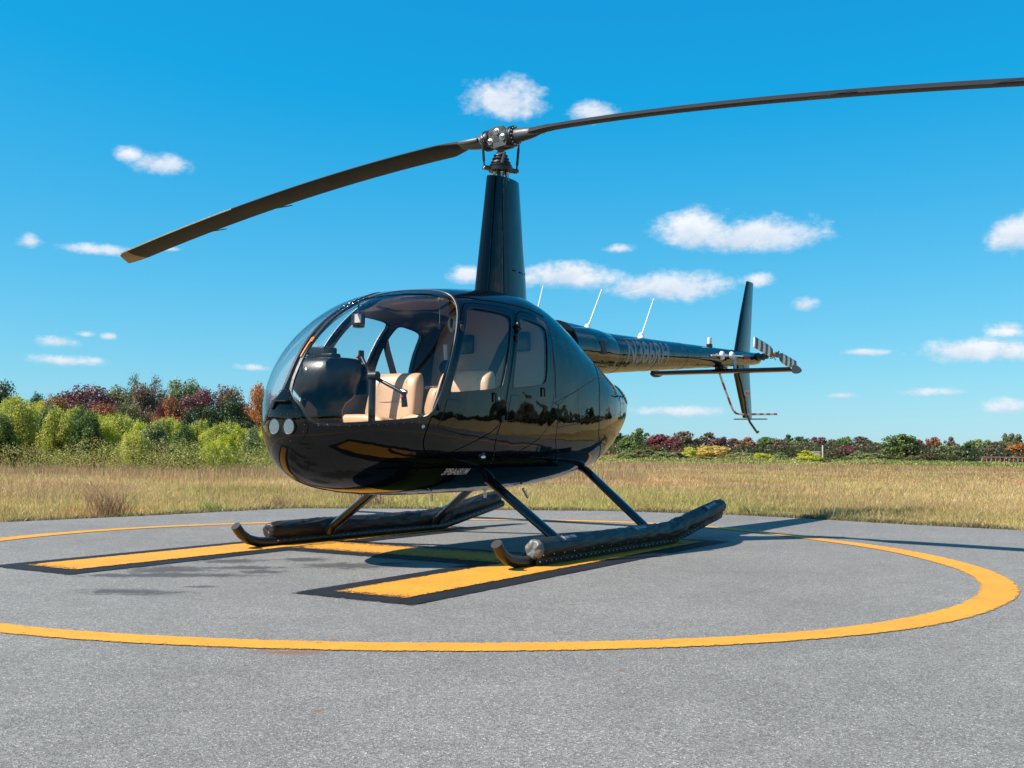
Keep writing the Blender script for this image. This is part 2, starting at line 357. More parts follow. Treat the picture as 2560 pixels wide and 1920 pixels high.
FEAT = {
 'windshield': [(0.0493, 1.2377), (0.0742, 1.4288), (0.1002, 1.4642), (0.1304, 1.495), (0.1629, 1.508), (0.2116, 1.518), (0.2538, 1.522), (0.290, 1.515), (0.323, 1.43), (0.346, 1.28), (0.3600, 1.13), (0.3610, 1.0186), (0.3555, 0.9091), (0.3466, 0.7985), (0.3324, 0.659), (0.3179, 0.5106), (0.3031, 0.3412), (0.2893, 0.1669), (0.2719, -0.0237), (0.2434, -0.0477), (0.1858, -0.0821), (0.1311, -0.1178), (0.0801, -0.1542), (0.0609, 0.1263)],
 'door_front': [(0.3696, 0.8809), (0.4077, 0.8306), (0.4489, 0.7849), (0.4318, 0.634), (0.4109, 0.2863), (0.3975, -0.0383), (0.3895, -0.1656), (0.3443, -0.3431), (0.2961, -0.5082), (0.2815, -0.5192), (0.268, -0.4193), (0.2629, -0.2911), (0.2721, -0.0237), (0.2971, 0.3261), (0.325, 0.5973), (0.3584, 0.8396)],
 'door_rear': [(0.4526, 0.7802), (0.4818, 0.7563), (0.5062, 0.7177), (0.5125, 0.6746), (0.5069, 0.5122), (0.5054, 0.3384), (0.5054, 0.1605), (0.4978, 0.0279), (0.4859, -0.2601), (0.4415, -0.4398), (0.417, -0.5578), (0.4086, -0.5635), (0.3955, -0.4952), (0.3888, -0.3744), (0.3923, -0.1797), (0.4002, -0.0412), (0.4136, 0.2864), (0.4346, 0.6343)],
 'win_front': [(0.3652, 0.8279), (0.3943, 0.7901), (0.4299, 0.7381), (0.4337, 0.7082), (0.4294, 0.6607), (0.4104, 0.4092), (0.4006, 0.2357), (0.3961, 0.1933), (0.3455, 0.1764), (0.3069, 0.1676), (0.304, 0.177), (0.3053, 0.2167), (0.3177, 0.379), (0.3339, 0.5465), (0.3526, 0.7261)],
 'win_rear': [(0.4517, 0.7162), (0.475, 0.6951), (0.4982, 0.6682), (0.5008, 0.6234), (0.494, 0.4623), (0.4899, 0.2914), (0.4862, 0.239), (0.4762, 0.221), (0.4195, 0.1982), (0.4184, 0.2109), (0.4272, 0.4506), (0.4444, 0.6624)],
 'vent_front': [(0.298, 0.1171), (0.3168, 0.1148), (0.32, 0.095), (0.3188, 0.064), (0.3092, -0.1222), (0.304, -0.1567), (0.2828, -0.1706), (0.2834, -0.1359)],
 'vent_rear': [(0.4149, 0.1492), (0.4286, 0.146), (0.432, 0.1295), (0.4309, 0.0903), (0.4248, -0.0392), (0.4211, -0.0649), (0.4069, -0.0757), (0.4085, 0.0028)],
 'seam_diag': [(0.5068, 0.087), (0.5339, 0.14), (0.5635, 0.2045), (0.598, 0.3067), (0.6323, 0.4305), (0.6731, 0.5367), (0.732, 0.65)],
 'seam_v1': [(0.5041, 0.0872), (0.5148, 0.068), (0.513, -0.1754), (0.5121, -0.3352), (0.5279, -0.6267)],
 'seam_v2': [(0.5634, 0.194), (0.5632, -0.1534), (0.5131, -0.1784)],
 'seam_v3': [(0.6377, 0.6606), (0.6323, 0.4305), (0.6253, 0.1373), (0.6268, -0.3349), (0.6863, -0.9016)],
 'seam_rearpost': [(0.5095, 0.7224), (0.5094, 0.5946), (0.5076, 0.4693), (0.5088, 0.2956), (0.5088, 0.124)],
 'louvre': [(0.7263, 0.65), (0.7905, 0.6011), (0.8177, 0.3844), (0.8334, 0.1118), (0.7298, 0.2488), (0.7583, 0.5344)],
 'waist': [(0.0801, -0.1673), (0.1255, -0.1251), (0.18, -0.0945), (0.2376, -0.0642), (0.2718, -0.0415)],
 'under_seam': [(0.3895, -0.1656), (0.392, -0.3748), (0.3954, -0.5911)],
 'lamps': [(0.0175, -1.7631), (0.0431, -0.4375), (0.0268, 1.1674), (0.0378, -1.2563), (0.0519, 1.5366)],
 'lampplate': [(0.0519, 1.5366), (0.0541, 1.2377), (0.0484, 0.7543), (0.0707, -0.1123), (0.0808, -0.2142), (0.0698, -0.614), (0.0398, -1.2866)],
 'misc': [(0.3829, 0.1374), (0.4798, 0.1774), (0.391, 0.1228), (0.338, 0.6453), (0.2853, 0.0624), (0.4324, 0.5531), (0.3975, -0.0526), (0.3726, -0.5063), (0.2596, -0.143)],
 'text': [(0.3188, -0.7481), (0.3676, -0.7463), (0.3602, -0.6686), (0.312, -0.6718)],
 'roofcrease': [(0.3747, 1.0108), (0.4066, 1.037), (0.4366, 0.9433), (0.4568, 0.8444), (0.486, 0.7889), (0.5077, 0.7306)],
 'shoulder': [(0.364, 0.9263), (0.4017, 0.8519), (0.4505, 0.7971), (0.4826, 0.7625), (0.5095, 0.7224)],
 'rtrim': [(0.3067, 1.7475), (0.3437, 1.5306), (0.3648, 1.2202), (0.3697, 0.9912)],
}

# ------------------------------------------------------------------ ground, pad, markings
rng = np.random.default_rng(7)
def gz(x, y):
    d = np.hypot(x, y); g = -.011 * np.clip(d - 15, 0, 335)
    return g + .05 * np.clip((d - 16) / 10, 0, 1) * (np.sin(x * .31 + 1) * np.sin(y * .23) + .5 * np.sin(x * .9 + y * .7))
PAD = [(4.857, 10.563), (3.978, 10.847), (3.483, 11.80), (2.55, 12.62), (1.04, 13.009), (.107, 12.90), (-1.3, 13.02), (-2.68, 12.974), (-3.742, 11.274), (-4.666, 10.208), (-7.2, 7.2), (-9.5, 3.0), (-10, -3), (-7, -8.5), (0, -10), (8, -8), (11.5, -2), (11.5, 4.5), (9.2, 8.4), (6.4, 10.1)]
PAD = [(4.857, 10.563), (4.0, 11.2), (3.30, 11.88), (2.35, 12.60), (1.04, 13.00), (.107, 12.95), (-1.3, 13.02), (-2.55, 12.85), (-3.60, 11.45), (-4.666, 10.208), (-7.2, 7.2), (-9.5, 3.0), (-10, -3), (-7, -8.5), (0, -10), (8, -8), (11.5, -2), (11.5, 4.5), (9.2, 8.0), (6.6, 9.5)]
def in_poly(P, x, y):
    c = np.zeros(np.shape(x), bool); j = len(P) - 1
    for i in range(len(P)):
        xi, yi = P[i]; xj, yj = P[j]; k = ((yi > y) != (yj > y)) & (x < (xj - xi) * (y - yi) / (yj - yi + 1e-12) + xi); c ^= k; j = i
    return c
# asphalt
m, k = mat('asphalt'); b = k.n('ShaderNodeBsdfPrincipled'); k.l(b.outputs[0], k.out.inputs[0])
tcn = k.n('ShaderNodeTexCoord'); o = tcn.outputs['Object']
def asphalt_color(k, o):
    vo = k.n('ShaderNodeTexVoronoi'); vo.inputs['Scale'].default_value = 235; k.l(o, vo.inputs['Vector'])
    sp = k.n('ShaderNodeSeparateColor'); k.l(vo.outputs['Color'], sp.inputs[0])
    g1 = k.ramp(sp.outputs[0], [(0, (.084, .080, .074)), (.30, (.148, .141, .132)), (.70, (.206, .196, .183)), (.95, (.27, .256, .236)), (1, (.48, .455, .42))])
    vo2 = k.n('ShaderNodeTexVoronoi'); vo2.inputs['Scale'].default_value = 70; k.l(o, vo2.inputs['Vector']); sp2 = k.n('ShaderNodeSeparateColor'); k.l(vo2.outputs['Color'], sp2.inputs[0])
    f2 = k.mapr(sp2.outputs[1], 0, 1, .90, 1.12)
    big = k.mapr(k.noise(o, .55, 5, .6), .25, .75, .84, 1.16); mid = k.mapr(k.noise(o, 4.5, 4, .6), .25, .75, .90, 1.09)
    f = k.math('MULTIPLY', k.math('MULTIPLY', f2, big), mid)
    cb = k.n('ShaderNodeCombineColor'); [k.l(f, cb.inputs[i]) for i in range(3)]
    c = k.mix(1.0, g1, cb.outputs[0], 'MULTIPLY')
    return c, vo
c, vo = asphalt_color(k, o)
# stretched coordinates are in the world plane: oil and water stains where the engine stands, rust specks
sx = k.n('ShaderNodeSeparateXYZ'); k.l(o, sx.inputs[0])
stn = None
for (x0, y0, rx, ry) in [(-1.92, 5.62, .34, .12), (-2.02, 6.62, .30, .24), (-1.85, 6.35, .45, .12), (-1.02, 6.92, .34, .20), (-1.33, 7.27, .20, .16), (-2.15, 6.30, .35, .10), (-1.77, 7.12, .25, .16), (-1.60, 5.86, .12, .05), (2.7, 3.9, .55, .16), (-1.45, 6.55, .18, .10), (-2.35, 6.75, .20, .08), (-.75, 7.05, .14, .10), (-2.9, 5.2, .25, .10), (-1.6, 6.75, .3, .12)]:
    dx = k.math('DIVIDE', k.math('SUBTRACT', sx.outputs[0], x0), rx); dy = k.math('DIVIDE', k.math('SUBTRACT', sx.outputs[1], y0), ry)
    q_ = k.math('SUBTRACT', 1.0, k.math('SQRT', k.math('ADD', k.math('MULTIPLY', dx, dx), k.math('MULTIPLY', dy, dy))))
    stn = q_ if stn is None else k.math('MAXIMUM', stn, q_)
stn = k.mapr(k.math('ADD', stn, k.math('MULTIPLY', k.math('SUBTRACT', k.noise(o, 9, 5, .7, .6), .5), 2.6)), -.05, .5)
c = k.mix(k.math('MULTIPLY', stn, .85), c, (.050, .048, .048))
rx_ = k.math('DIVIDE', k.math('SUBTRACT', sx.outputs[0], -.80), .16); ry_ = k.math('DIVIDE', k.math('SUBTRACT', sx.outputs[1], 4.06), .05)
ru = k.mapr(k.math('ADD', k.math('SUBTRACT', 1.0, k.math('SQRT', k.math('ADD', k.math('MULTIPLY', rx_, rx_), k.math('MULTIPLY', ry_, ry_)))), k.math('SUBTRACT', k.noise(o, 30, 4, .7), .5)), -.1, .8)
c = k.mix(k.math('MULTIPLY', ru, .8), c, (.22, .085, .04))
vr = k.n('ShaderNodeTexVoronoi'); vr.inputs['Scale'].default_value = 2.9; k.l(o, vr.inputs['Vector'])
spk = k.math('MULTIPLY', k.mapr(k.math('ADD', vr.outputs['Distance'], k.math('MULTIPLY', k.math('SUBTRACT', k.noise(o, 60, 3), .5), .05)), .030, .058, 1, 0), k.math('GREATER_THAN', k.noise(o, 1.3, 2), .47))
c = k.mix(k.math('MULTIPLY', spk, .75), c, (.20, .075, .035))
k.l(c, b.inputs['Base Color']); b.inputs['Roughness'].default_value = .82; b.inputs['Specular IOR Level'].default_value = .35
bn = k.n('ShaderNodeBump'); bn.inputs['Strength'].default_value = .55; bn.inputs['Distance'].default_value = .004
k.l(k.math('ADD', vo.outputs['Distance'], k.math('MULTIPLY', k.noise(o, 420, 2), .6)), bn.inputs['Height']); k.l(bn.outputs[0], b.inputs['Normal'])
M['asphalt'] = m
def paintmat(name, col, dark, wear):
    m, k = mat(name); b = k.n('ShaderNodeBsdfPrincipled'); tcn = k.n('ShaderNodeTexCoord'); o = tcn.outputs['Object']
    tr = k.n('ShaderNodeBsdfTransparent'); mx = k.n('ShaderNodeMixShader')
    f = k.noise(o, 2.2, 5, .65); sc = k.noise(o, 26, 4, .7, .8); vo = k.n('ShaderNodeTexVoronoi'); vo.inputs['Scale'].default_value = 150; k.l(o, vo.inputs['Vector'])
    cc_ = k.mix(k.mapr(f, .35, .75), col, dark)
    cc_ = k.mix(k.mapr(sc, .52, .75, 0, .35), cc_, tuple(x * .62 for x in col))
    k.l(cc_, b.inputs['Base Color']); b.inputs['Roughness'].default_value = .7; b.inputs['Specular IOR Level'].default_value = .2
    bn = k.n('ShaderNodeBump'); bn.inputs['Strength'].default_value = .4; bn.inputs['Distance'].default_value = .003; k.l(vo.outputs['Distance'], bn.inputs['Height']); k.l(bn.outputs[0], b.inputs['Normal'])
    geo = k.n('ShaderNodeAttribute'); geo.attribute_name = 'edge'
    wr = k.math('ADD', k.math('ADD', k.math('MULTIPLY', sc, .9), k.math('MULTIPLY', vo.outputs['Distance'], .35)), k.math('MULTIPLY', geo.outputs['Fac'], .25))
    k.l(k.mapr(wr, wear, wear + .05), mx.inputs[0]); k.l(b.outputs[0], mx.inputs[1]); k.l(tr.outputs[0], mx.inputs[2]); k.l(mx.outputs[0], k.out.inputs[0]); return m
M['yellow'] = paintmat('yellow_marking_paint', (.63, .285, .030), (.54, .235, .032), .80)
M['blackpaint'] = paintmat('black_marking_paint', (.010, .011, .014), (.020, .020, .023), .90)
me = bpy.data.meshes.new('pad'); me.from_pydata([(x, y, 0) for x, y in PAD], [], [tuple(range(len(PAD)))[::1]]); me.update()
bm = bmesh.new(); bm.from_mesh(me); bmesh.ops.recalc_face_normals(bm, faces=bm.faces)
for f in bm.faces:
    if f.normal.z < 0: f.normal_flip()
r_ = bmesh.ops.extrude_face_region(bm, geom=bm.faces[:]); 
for v in [g for g in r_['geom'] if isinstance(g, bmesh.types.BMVert)]: v.co.z -= .09
bmesh.ops.recalc_face_normals(bm, faces=bm.faces); bm.to_mesh(me); bm.free()
pad = tag(link('asphalt_pad', me, M['asphalt']), kind='structure')
def strip(name, inner, outer, z, mat_, parent, closed=True):
    n = len(inner); V = []; F = []; E = []
    for a, b_ in zip(inner, outer):
        for t in (0, .12, .88, 1): V.append((a[0] + (b_[0] - a[0]) * t, a[1] + (b_[1] - a[1]) * t, z)); E.append(1.0 if t in (0, 1) else 0.0)
    for i in range(n if closed else n - 1):
        j = (i + 1) % n
        for k_ in range(3): F.append((4 * i + k_, 4 * i + k_ + 1, 4 * j + k_ + 1, 4 * j + k_))
    me = bpy.data.meshes.new(name); me.from_pydata(V, [], F); me.update()
    at = me.attributes.new('edge', 'FLOAT', 'POINT'); at.data.foreach_set('value', E)
    bm = bmesh.new(); bm.from_mesh(me)
    for f in bm.faces:
        if f.normal.z < 0: f.normal_flip()
    bm.to_mesh(me); bm.free(); return link(name, me, mat_, parent)
OUT = [(-180, 3.56), (-160, 3.58), (-140, 3.58), (-115, 3.575), (-105, 3.54), (-96, 3.52), (-84, 3.52), (-64, 3.58), (-50, 3.615), (-39, 3.58), (-28, 3.58), (-15, 3.53), (1, 3.49), (18, 3.50), (30, 3.50), (40, 3.62), (51, 3.80), (60, 3.90), (70, 3.88), (85, 3.72), (100, 3.58), (114, 3.48), (122, 3.46), (144, 3.55), (164, 3.60), (180, 3.56)]
INN = [(-180, 3.40), (-118, 3.42), (-98, 3.345), (-82, 3.345), (-60, 3.425), (-39, 3.40), (-22, 3.36), (0, 3.28), (18, 3.31), (30, 3.33), (51, 3.63), (60, 3.73), (70, 3.71), (85, 3.56), (100, 3.42), (114, 3.33), (122, 3.31), (144, 3.40), (180, 3.40)]
th = np.arange(-180, 180, 1.5)
def per(T):
    a = np.array([t for t, _ in T], float); r = np.array([q for _, q in T], float); v = np.interp(th, a, r); kk = np.ones(9) / 9
    return np.convolve(np.concatenate([v[-4:], v, v[:4]]), kk, 'valid')
RC = (-.453, 7.613); ro, ri = per(OUT), per(INN)
cs, sn = np.cos(np.radians(th)), np.sin(np.radians(th))
strip('painted_circle', [(RC[0] + r * c1, RC[1] + r * s1) for r, c1, s1 in zip(ri, cs, sn)], [(RC[0] + r * c1, RC[1] + r * s1) for r, c1, s1 in zip(ro, cs, sn)], .004, M['yellow'], pad)
HB = np.array([-.508, 5.453]); Hn = np.array([.512, .859]); Hw = np.array([-.859, .512])
def H_(n, w_): q = HB + Hn * n + Hw * w_; return (q[0], q[1])
def hpoly(g):
    # letter outline in (along, across): two bars and a cross bar, g = margin
    a0, a1, w0, w1, w2, w3, c0, c1, s0, s1 = 0, 4.02, 0, .452, 2.27, 2.72, 1.66, 2.22, -.14, 4.00
    return [(a0 - g, w0 - g), (a1 + g, w0 - g), (a1 + g, w1 + g), (c1 + g, w1 + g), (c1 + g, w2 - g), (s1 + g, w2 - g), (s1 + g, w3 + g), (s0 - g, w3 + g), (s0 - g, w2 - g), (c0 - g, w2 - g), (c0 - g, w1 + g), (a0 - g, w1 + g)]
def quads(name, rects, z, m_):
    V = []; F = []; E = []
    for (n0, n1, w0, w1) in rects:
        b0 = len(V); ns = np.linspace(n0, n1, max(2, int((n1 - n0) / .12))); ws = [w0, w0 + .03, (w0 + w1) / 2, w1 - .03, w1] if w1 - w0 < .8 else list(np.linspace(w0, w1, 12))
        for i, n_ in enumerate(ns):
            for j, w_ in enumerate(ws):
                p_ = H_(n_, w_); V.append((p_[0], p_[1], z)); E.append(1.0 if j in (0, len(ws) - 1) or i in (0, len(ns) - 1) else 0.0)
        for i in range(len(ns) - 1):
            for j in range(len(ws) - 1): F.append((b0 + i * len(ws) + j, b0 + (i + 1) * len(ws) + j, b0 + (i + 1) * len(ws) + j + 1, b0 + i * len(ws) + j + 1))
    me = bpy.data.meshes.new(name); me.from_pydata(V, [], F); me.update()
    at = me.attributes.new('edge', 'FLOAT', 'POINT'); at.data.foreach_set('value', E)
    bm = bmesh.new(); bm.from_mesh(me); bmesh.ops.remove_doubles(bm, verts=bm.verts, dist=1e-4)
    for f in bm.faces:
        if f.normal.z < 0: f.normal_flip()
    bm.to_mesh(me); bm.free(); return link(name, me, m_, pad)
G = .15
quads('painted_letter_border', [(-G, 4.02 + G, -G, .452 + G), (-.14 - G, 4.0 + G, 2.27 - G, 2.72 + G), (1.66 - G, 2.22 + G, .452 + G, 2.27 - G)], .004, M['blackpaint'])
quads('painted_letter', [(0, 4.02, 0, .452), (-.14, 4.0, 2.27, 2.72), (1.66, 2.22, .452, 2.27)], .008, M['yellow'])
quads('faint_paint_dash', [(-.02, .45, 1.425, 1.47)], .004, paintmat('worn_yellow_paint', (.55, .30, .08), (.40, .25, .10), .60))

# meadow soil: polar sheet out to the horizon
rad = np.concatenate([[0.0], np.linspace(6, 40, 60), np.geomspace(42, 3500, 60)]); na = 192
ang = np.linspace(0, 2 * PI, na, endpoint=False)
R_, A_ = np.meshgrid(rad[1:], ang, indexing='ij'); Xg, Yg = (R_ * np.cos(A_)).ravel(), (R_ * np.sin(A_)).ravel()
Zg = gz(Xg, Yg) - .03 * (np.hypot(Xg, Yg) > 0)
Zg[in_poly(PAD, Xg, Yg)] = -.06
V = np.concatenate([[[0, 0, -.06]], np.stack([Xg, Yg, Zg], 1)])
F = []
for i in range(len(rad) - 2):
    for j in range(na): a_, b_ = 1 + i * na + j, 1 + i * na + (j + 1) % na; F.append((a_, a_ + na, b_ + na, b_))
me = mesh_np('ground', V, np.array(F)); bm = bmesh.new(); bm.from_mesh(me); bm.verts.ensure_lookup_table()
for j in range(na): bm.faces.new((bm.verts[0], bm.verts[1 + j], bm.verts[1 + (j + 1) % na]))
bmesh.ops.recalc_face_normals(bm, faces=bm.faces)
if sum(f.normal.z for f in bm.faces) < 0: bmesh.ops.reverse_faces(bm, faces=bm.faces)
bm.to_mesh(me); bm.free(); smooth(me)
m, k = mat('meadow_soil'); b = k.n('ShaderNodeBsdfPrincipled'); k.l(b.outputs[0], k.out.inputs[0]); b.inputs['Roughness'].default_value = .95; b.inputs['Specular IOR Level'].default_value = .1
tcn = k.n('ShaderNodeTexCoord'); o = tcn.outputs['Object']
base = k.ramp(k.noise(o, .35, 6, .65), [(.25, (.28, .25, .09)), (.45, (.44, .34, .14)), (.6, (.46, .31, .17)), (.8, (.33, .20, .12))])
fine = k.mapr(k.noise(o, 9, 6, .8), .25, .75, .62, 1.3); cb = k.n('ShaderNodeCombineColor'); [k.l(fine, cb.inputs[i]) for i in range(3)]
k.l(k.mix(1.0, base, cb.outputs[0], 'MULTIPLY'), b.inputs['Base Color'])
tag(link('meadow_ground', me, m), kind='structure')

# ------------------------------------------------------------------ grass: one joined mesh, blades with a colour each
def leafmat(name, cols=None, trans=.30, attr=None, hv=.0):
    m, k = mat(name)
    di = k.n('ShaderNodeBsdfDiffuse'); tl = k.n('ShaderNodeBsdfTranslucent'); mx = k.n('ShaderNodeMixShader'); mx.inputs[0].default_value = trans
    at = k.n('ShaderNodeAttribute'); at.attribute_name = attr or 'rnd'
    if cols:
        f = at.outputs['Fac']; oi = k.n('ShaderNodeObjectInfo')
        f = k.math('ADD', k.math('MULTIPLY', f, .82), k.math('MULTIPLY', oi.outputs['Random'], .18))
        c = k.ramp(f, [(i / (len(cols) - 1), q) for i, q in enumerate(cols)])
    else: c = at.outputs['Color']
    k.l(c, di.inputs[0]); k.l(c, tl.inputs[0]); k.l(di.outputs[0], mx.inputs[1]); k.l(tl.outputs[0], mx.inputs[2])
    gl = k.n('ShaderNodeBsdfGlossy'); gl.inputs['Roughness'].default_value = .45; gl.inputs[0].default_value = (.6, .6, .6, 1); m2 = k.n('ShaderNodeMixShader'); m2.inputs[0].default_value = .035
    k.l(mx.outputs[0], m2.inputs[1]); k.l(gl.outputs[0], m2.inputs[2]); k.l(m2.outputs[0], k.out.inputs[0]); return m
def vnoise(x, y, s, seed=0):
    """smooth value noise on a lattice"""
    x = x * s + seed * 17.3; y = y * s + seed * 9.1; xi = np.floor(x); yi = np.floor(y); fx = x - xi; fy = y - yi; fx = fx * fx * (3 - 2 * fx); fy = fy * fy * (3 - 2 * fy)
    h = lambda a, b_: np.modf(np.abs(np.sin(a * 127.1 + b_ * 311.7) * 43758.5453))[0]
    return (h(xi, yi) * (1 - fx) + h(xi + 1, yi) * fx) * (1 - fy) + (h(xi, yi + 1) * (1 - fx) + h(xi + 1, yi + 1) * fx) * fy
def fbm(x, y, s, seed=0): return .5 * vnoise(x, y, s, seed) + .3 * vnoise(x, y, s * 2.1, seed + 1) + .2 * vnoise(x, y, s * 4.3, seed + 2)
def blades(name, px, py, hgt, wid, col, lean, material, parent=None, curve=.35):
    n = len(px); z0 = gz(px, py) - .03; a = rng.uniform(0, 2 * PI, n); la = rng.uniform(0, 2 * PI, n)
    wx, wy = np.cos(a) * wid / 2, np.sin(a) * wid / 2; lx, ly = np.cos(la) * lean * hgt, np.sin(la) * lean * hgt
    V = np.zeros((n, 5, 3)); 
    V[:, 0] = np.stack([px - wx, py - wy, z0], 1); V[:, 1] = np.stack([px + wx, py + wy, z0], 1)
    mx_, my_ = px + lx * curve, py + ly * curve; zm = z0 + hgt * .55
    V[:, 2] = np.stack([mx_ + wx * .8, my_ + wy * .8, zm], 1); V[:, 3] = np.stack([mx_ - wx * .8, my_ - wy * .8, zm], 1)
    V[:, 4] = np.stack([px + lx, py + ly, z0 + hgt], 1)
    b_ = np.arange(n)[:, None] * 5
    F = np.concatenate([b_ + [0, 1, 2], b_ + [0, 2, 3], b_ + [3, 2, 4]])
    me = mesh_np(name, V.reshape(-1, 3), F); ca = me.color_attributes.new('col', 'FLOAT_COLOR', 'POINT')
    c4 = np.ones((n, 5, 4), np.float32); c4[:, :, :3] = col[:, None, :]; ca.data.foreach_set('color', c4.ravel())
    return link(name, me, material, parent)
GM = leafmat('grass_blades', None, .35, 'col')
palette = np.array([[.60, .48, .19], [.68, .51, .27], [.38, .38, .13], [.62, .41, .28], [.46, .27, .21], [.80, .62, .37]]) * [.90, .88, .74]
def scatter(n, d0, d1, half=30, power=1.0):
    """points in the wedge the photograph looks along (with a margin), beyond the pad"""
    d = (d0 ** (1 - power) + rng.random(n) * (d1 ** (1 - power) - d0 ** (1 - power))) ** (1 / (1 - power)) if power != 1 else d0 * (d1 / d0) ** rng.random(n)
    a = np.radians(rng.uniform(-half, half, n)); x, y = d * np.sin(a), d * np.cos(a); k_ = ~in_poly(PAD, x, y); return x[k_], y[k_]
def grass_color(x, y):
    n = len(x); d = np.hypot(x, y); f1 = fbm(x, y, .35, 1); f2 = fbm(x, y, 1.1, 4); r = rng.random(n)
    w_ = np.zeros((n, 6)); near = np.clip((19 - d) / 6, 0, 1); left = np.clip((-x / d * 4), 0, 1)
    w_[:, 0] = .9 * near + .5; w_[:, 1] = .8; w_[:, 2] = 1.0 * near + .35 + 1.2 * (f1 < .42) + .6 * left; w_[:, 3] = .8 * (1 - near) + 1.0 * (f2 > .52); w_[:, 4] = .35 * (1 - near) + 1.4 * (f1 > .60) * (1 - near); w_[:, 5] = .5
    cw = np.cumsum(w_, 1); cw /= cw[:, -1:]; idx = (r[:, None] > cw).sum(1).clip(0, 5)
    c = palette[idx] * rng.uniform(.62, 1.2, (n, 1)) * (1 - .36 * np.clip((d - 32) / 60, 0, 1))[:, None] 
    pt_ = fbm(x, y, .22, 30) * .6 + fbm(x, y, .7, 33) * .4; c = c * (.55 + .9 * pt_)[:, None]
    g_ = np.clip((fbm(x, y, .28, 41) - .50) * 5, 0, 1)[:, None]; c = c * (1 - g_) + c * np.array([.84, .97, .76]) * g_
    b_ = np.clip((fbm(x, y, .33, 52) - .54) * 6, 0, 1)[:, None]; c = c * (1 - b_) + c * np.array([.92, .72, .66]) * b_
    return c
x1, y1 = scatter(250000, 9.5, 19, 32, 1.0)
x2, y2 = scatter(330000, 17, 60, 30, 1.0)
x3, y3 = scatter(130000, 55, 190, 29, 1.0)
xs, ys = np.concatenate([x1, x2, x3]), np.concatenate([y1, y2, y3]); d = np.hypot(xs, ys)
clump = fbm(xs, ys, 2.2, 9)
h_ = (.055 + .035 * np.clip((d - 12) / 8, 0, 1) + .07 * np.clip((d - 40) / 60, 0, 1)) * (.5 + clump * 1.1) * rng.uniform(.6, 1.4, len(xs))
edge_d = np.clip((d - 10) / 3, .4, 1); h_ *= edge_d
wd = np.maximum(.0034, d * .00025) * rng.uniform(.8, 1.5, len(xs))
tag(blades('meadow_grass', xs, ys, h_, wd, grass_color(xs, ys), rng.uniform(.2, 1.1, len(xs)), GM), 'dry tan and green meadow grass growing beyond the edge of the asphalt', 'grass', kind='stuff')
# taller russet bunch grass (little bluestem) in drifts
x, y = scatter(150000, 11, 120, 30, 1.2); d = np.hypot(x, y); f = fbm(x, y, .55, 21) + .22 * fbm(x, y, 2.5, 5)
band = np.exp(-((d - 31) / 7) ** 2) * (x / d < .12) + np.exp(-((d - 85) / 28) ** 2) * (x / d > -.05) * (.6 + .8 * (x / d < .24))
keep = (f + .30 * band > .86 - .0 * d) | (rng.random(len(x)) < .03 * np.clip((x / d < .0) * 3, 1, 3)); x, y, d = x[keep], y[keep], d[keep]
cl = np.array([[.32, .15, .12], [.46, .27, .19], [.26, .11, .09], [.50, .40, .22], [.28, .30, .10]])[rng.integers(0, 5, len(x))] * rng.uniform(.8, 1.2, (len(x), 1))
tag(blades('russet_grass', x, y, np.where(d < 22, .24, np.where(x < 0, .42, .40)) * rng.uniform(.4, 1.15, len(x)), np.maximum(.003, d * .00024), cl, rng.uniform(.05, .4, len(x)), GM), 'tall russet bunch grass in drifts in front of the green shrubs', 'grass', kind='stuff')
# single tufts that lean over the edge of the pad
def tuft(x, y, n, h, spread, cols, label, cat='weed', lean=(.3, 1.1), wid=.005, grp=None, name='weed_tuft'):
    px = x + rng.normal(0, spread, n); py = y + rng.normal(0, spread, n)
    cl = np.array(cols)[rng.integers(0, len(cols), n)] * rng.uniform(.75, 1.2, (n, 1))
    return tag(blades(name, px, py, h * rng.uniform(.45, 1.1, n), np.full(n, wid), cl, rng.uniform(*lean, n), GM), label, cat, grp)
RUS = [[.28, .13, .09], [.40, .24, .15], [.34, .28, .12]]; GRN = [[.14, .24, .04], [.22, .32, .06], [.10, .18, .04]]
tuft(-4.10, 11.35, 260, .42, .09, RUS, 'tall russet grass tuft at the left edge of the pad, beside a low green weed')
tuft(-3.28, 12.35, 200, .14, .08, GRN, 'low bright green weed at the pad edge between two russet tufts')
tuft(-2.72, 13.15, 200, .18, .09, RUS, 'short dark russet tuft at the pad edge right of the green weed')
tuft(-1.75, 13.75, 240, .55, .12, RUS, 'tall feathery russet tuft leaning left behind the pad, under the helicopter nose')
tuft(2.75, 12.75, 220, .13, .10, [[.10, .11, .04], [.2, .2, .08]], 'dark scrubby weed at the pad edge in the tail shadow, the left one', 'weed')
tuft(3.55, 12.10, 260, .16, .13, [[.09, .11, .04], [.18, .2, .07], [.3, .25, .12]], 'dark scrubby weed with a pale dead stalk at the pad edge in the tail shadow', 'weed')
x = np.array([3.45]); y = np.array([12.0])
tag(blades('dead_stalk', x, y, np.array([.34]), np.full(1, .007), np.full((1, 3), .42), np.array([.55]), GM), 'pale bare dead stalk leaning out of the dark weed at the pad edge', 'stalk')
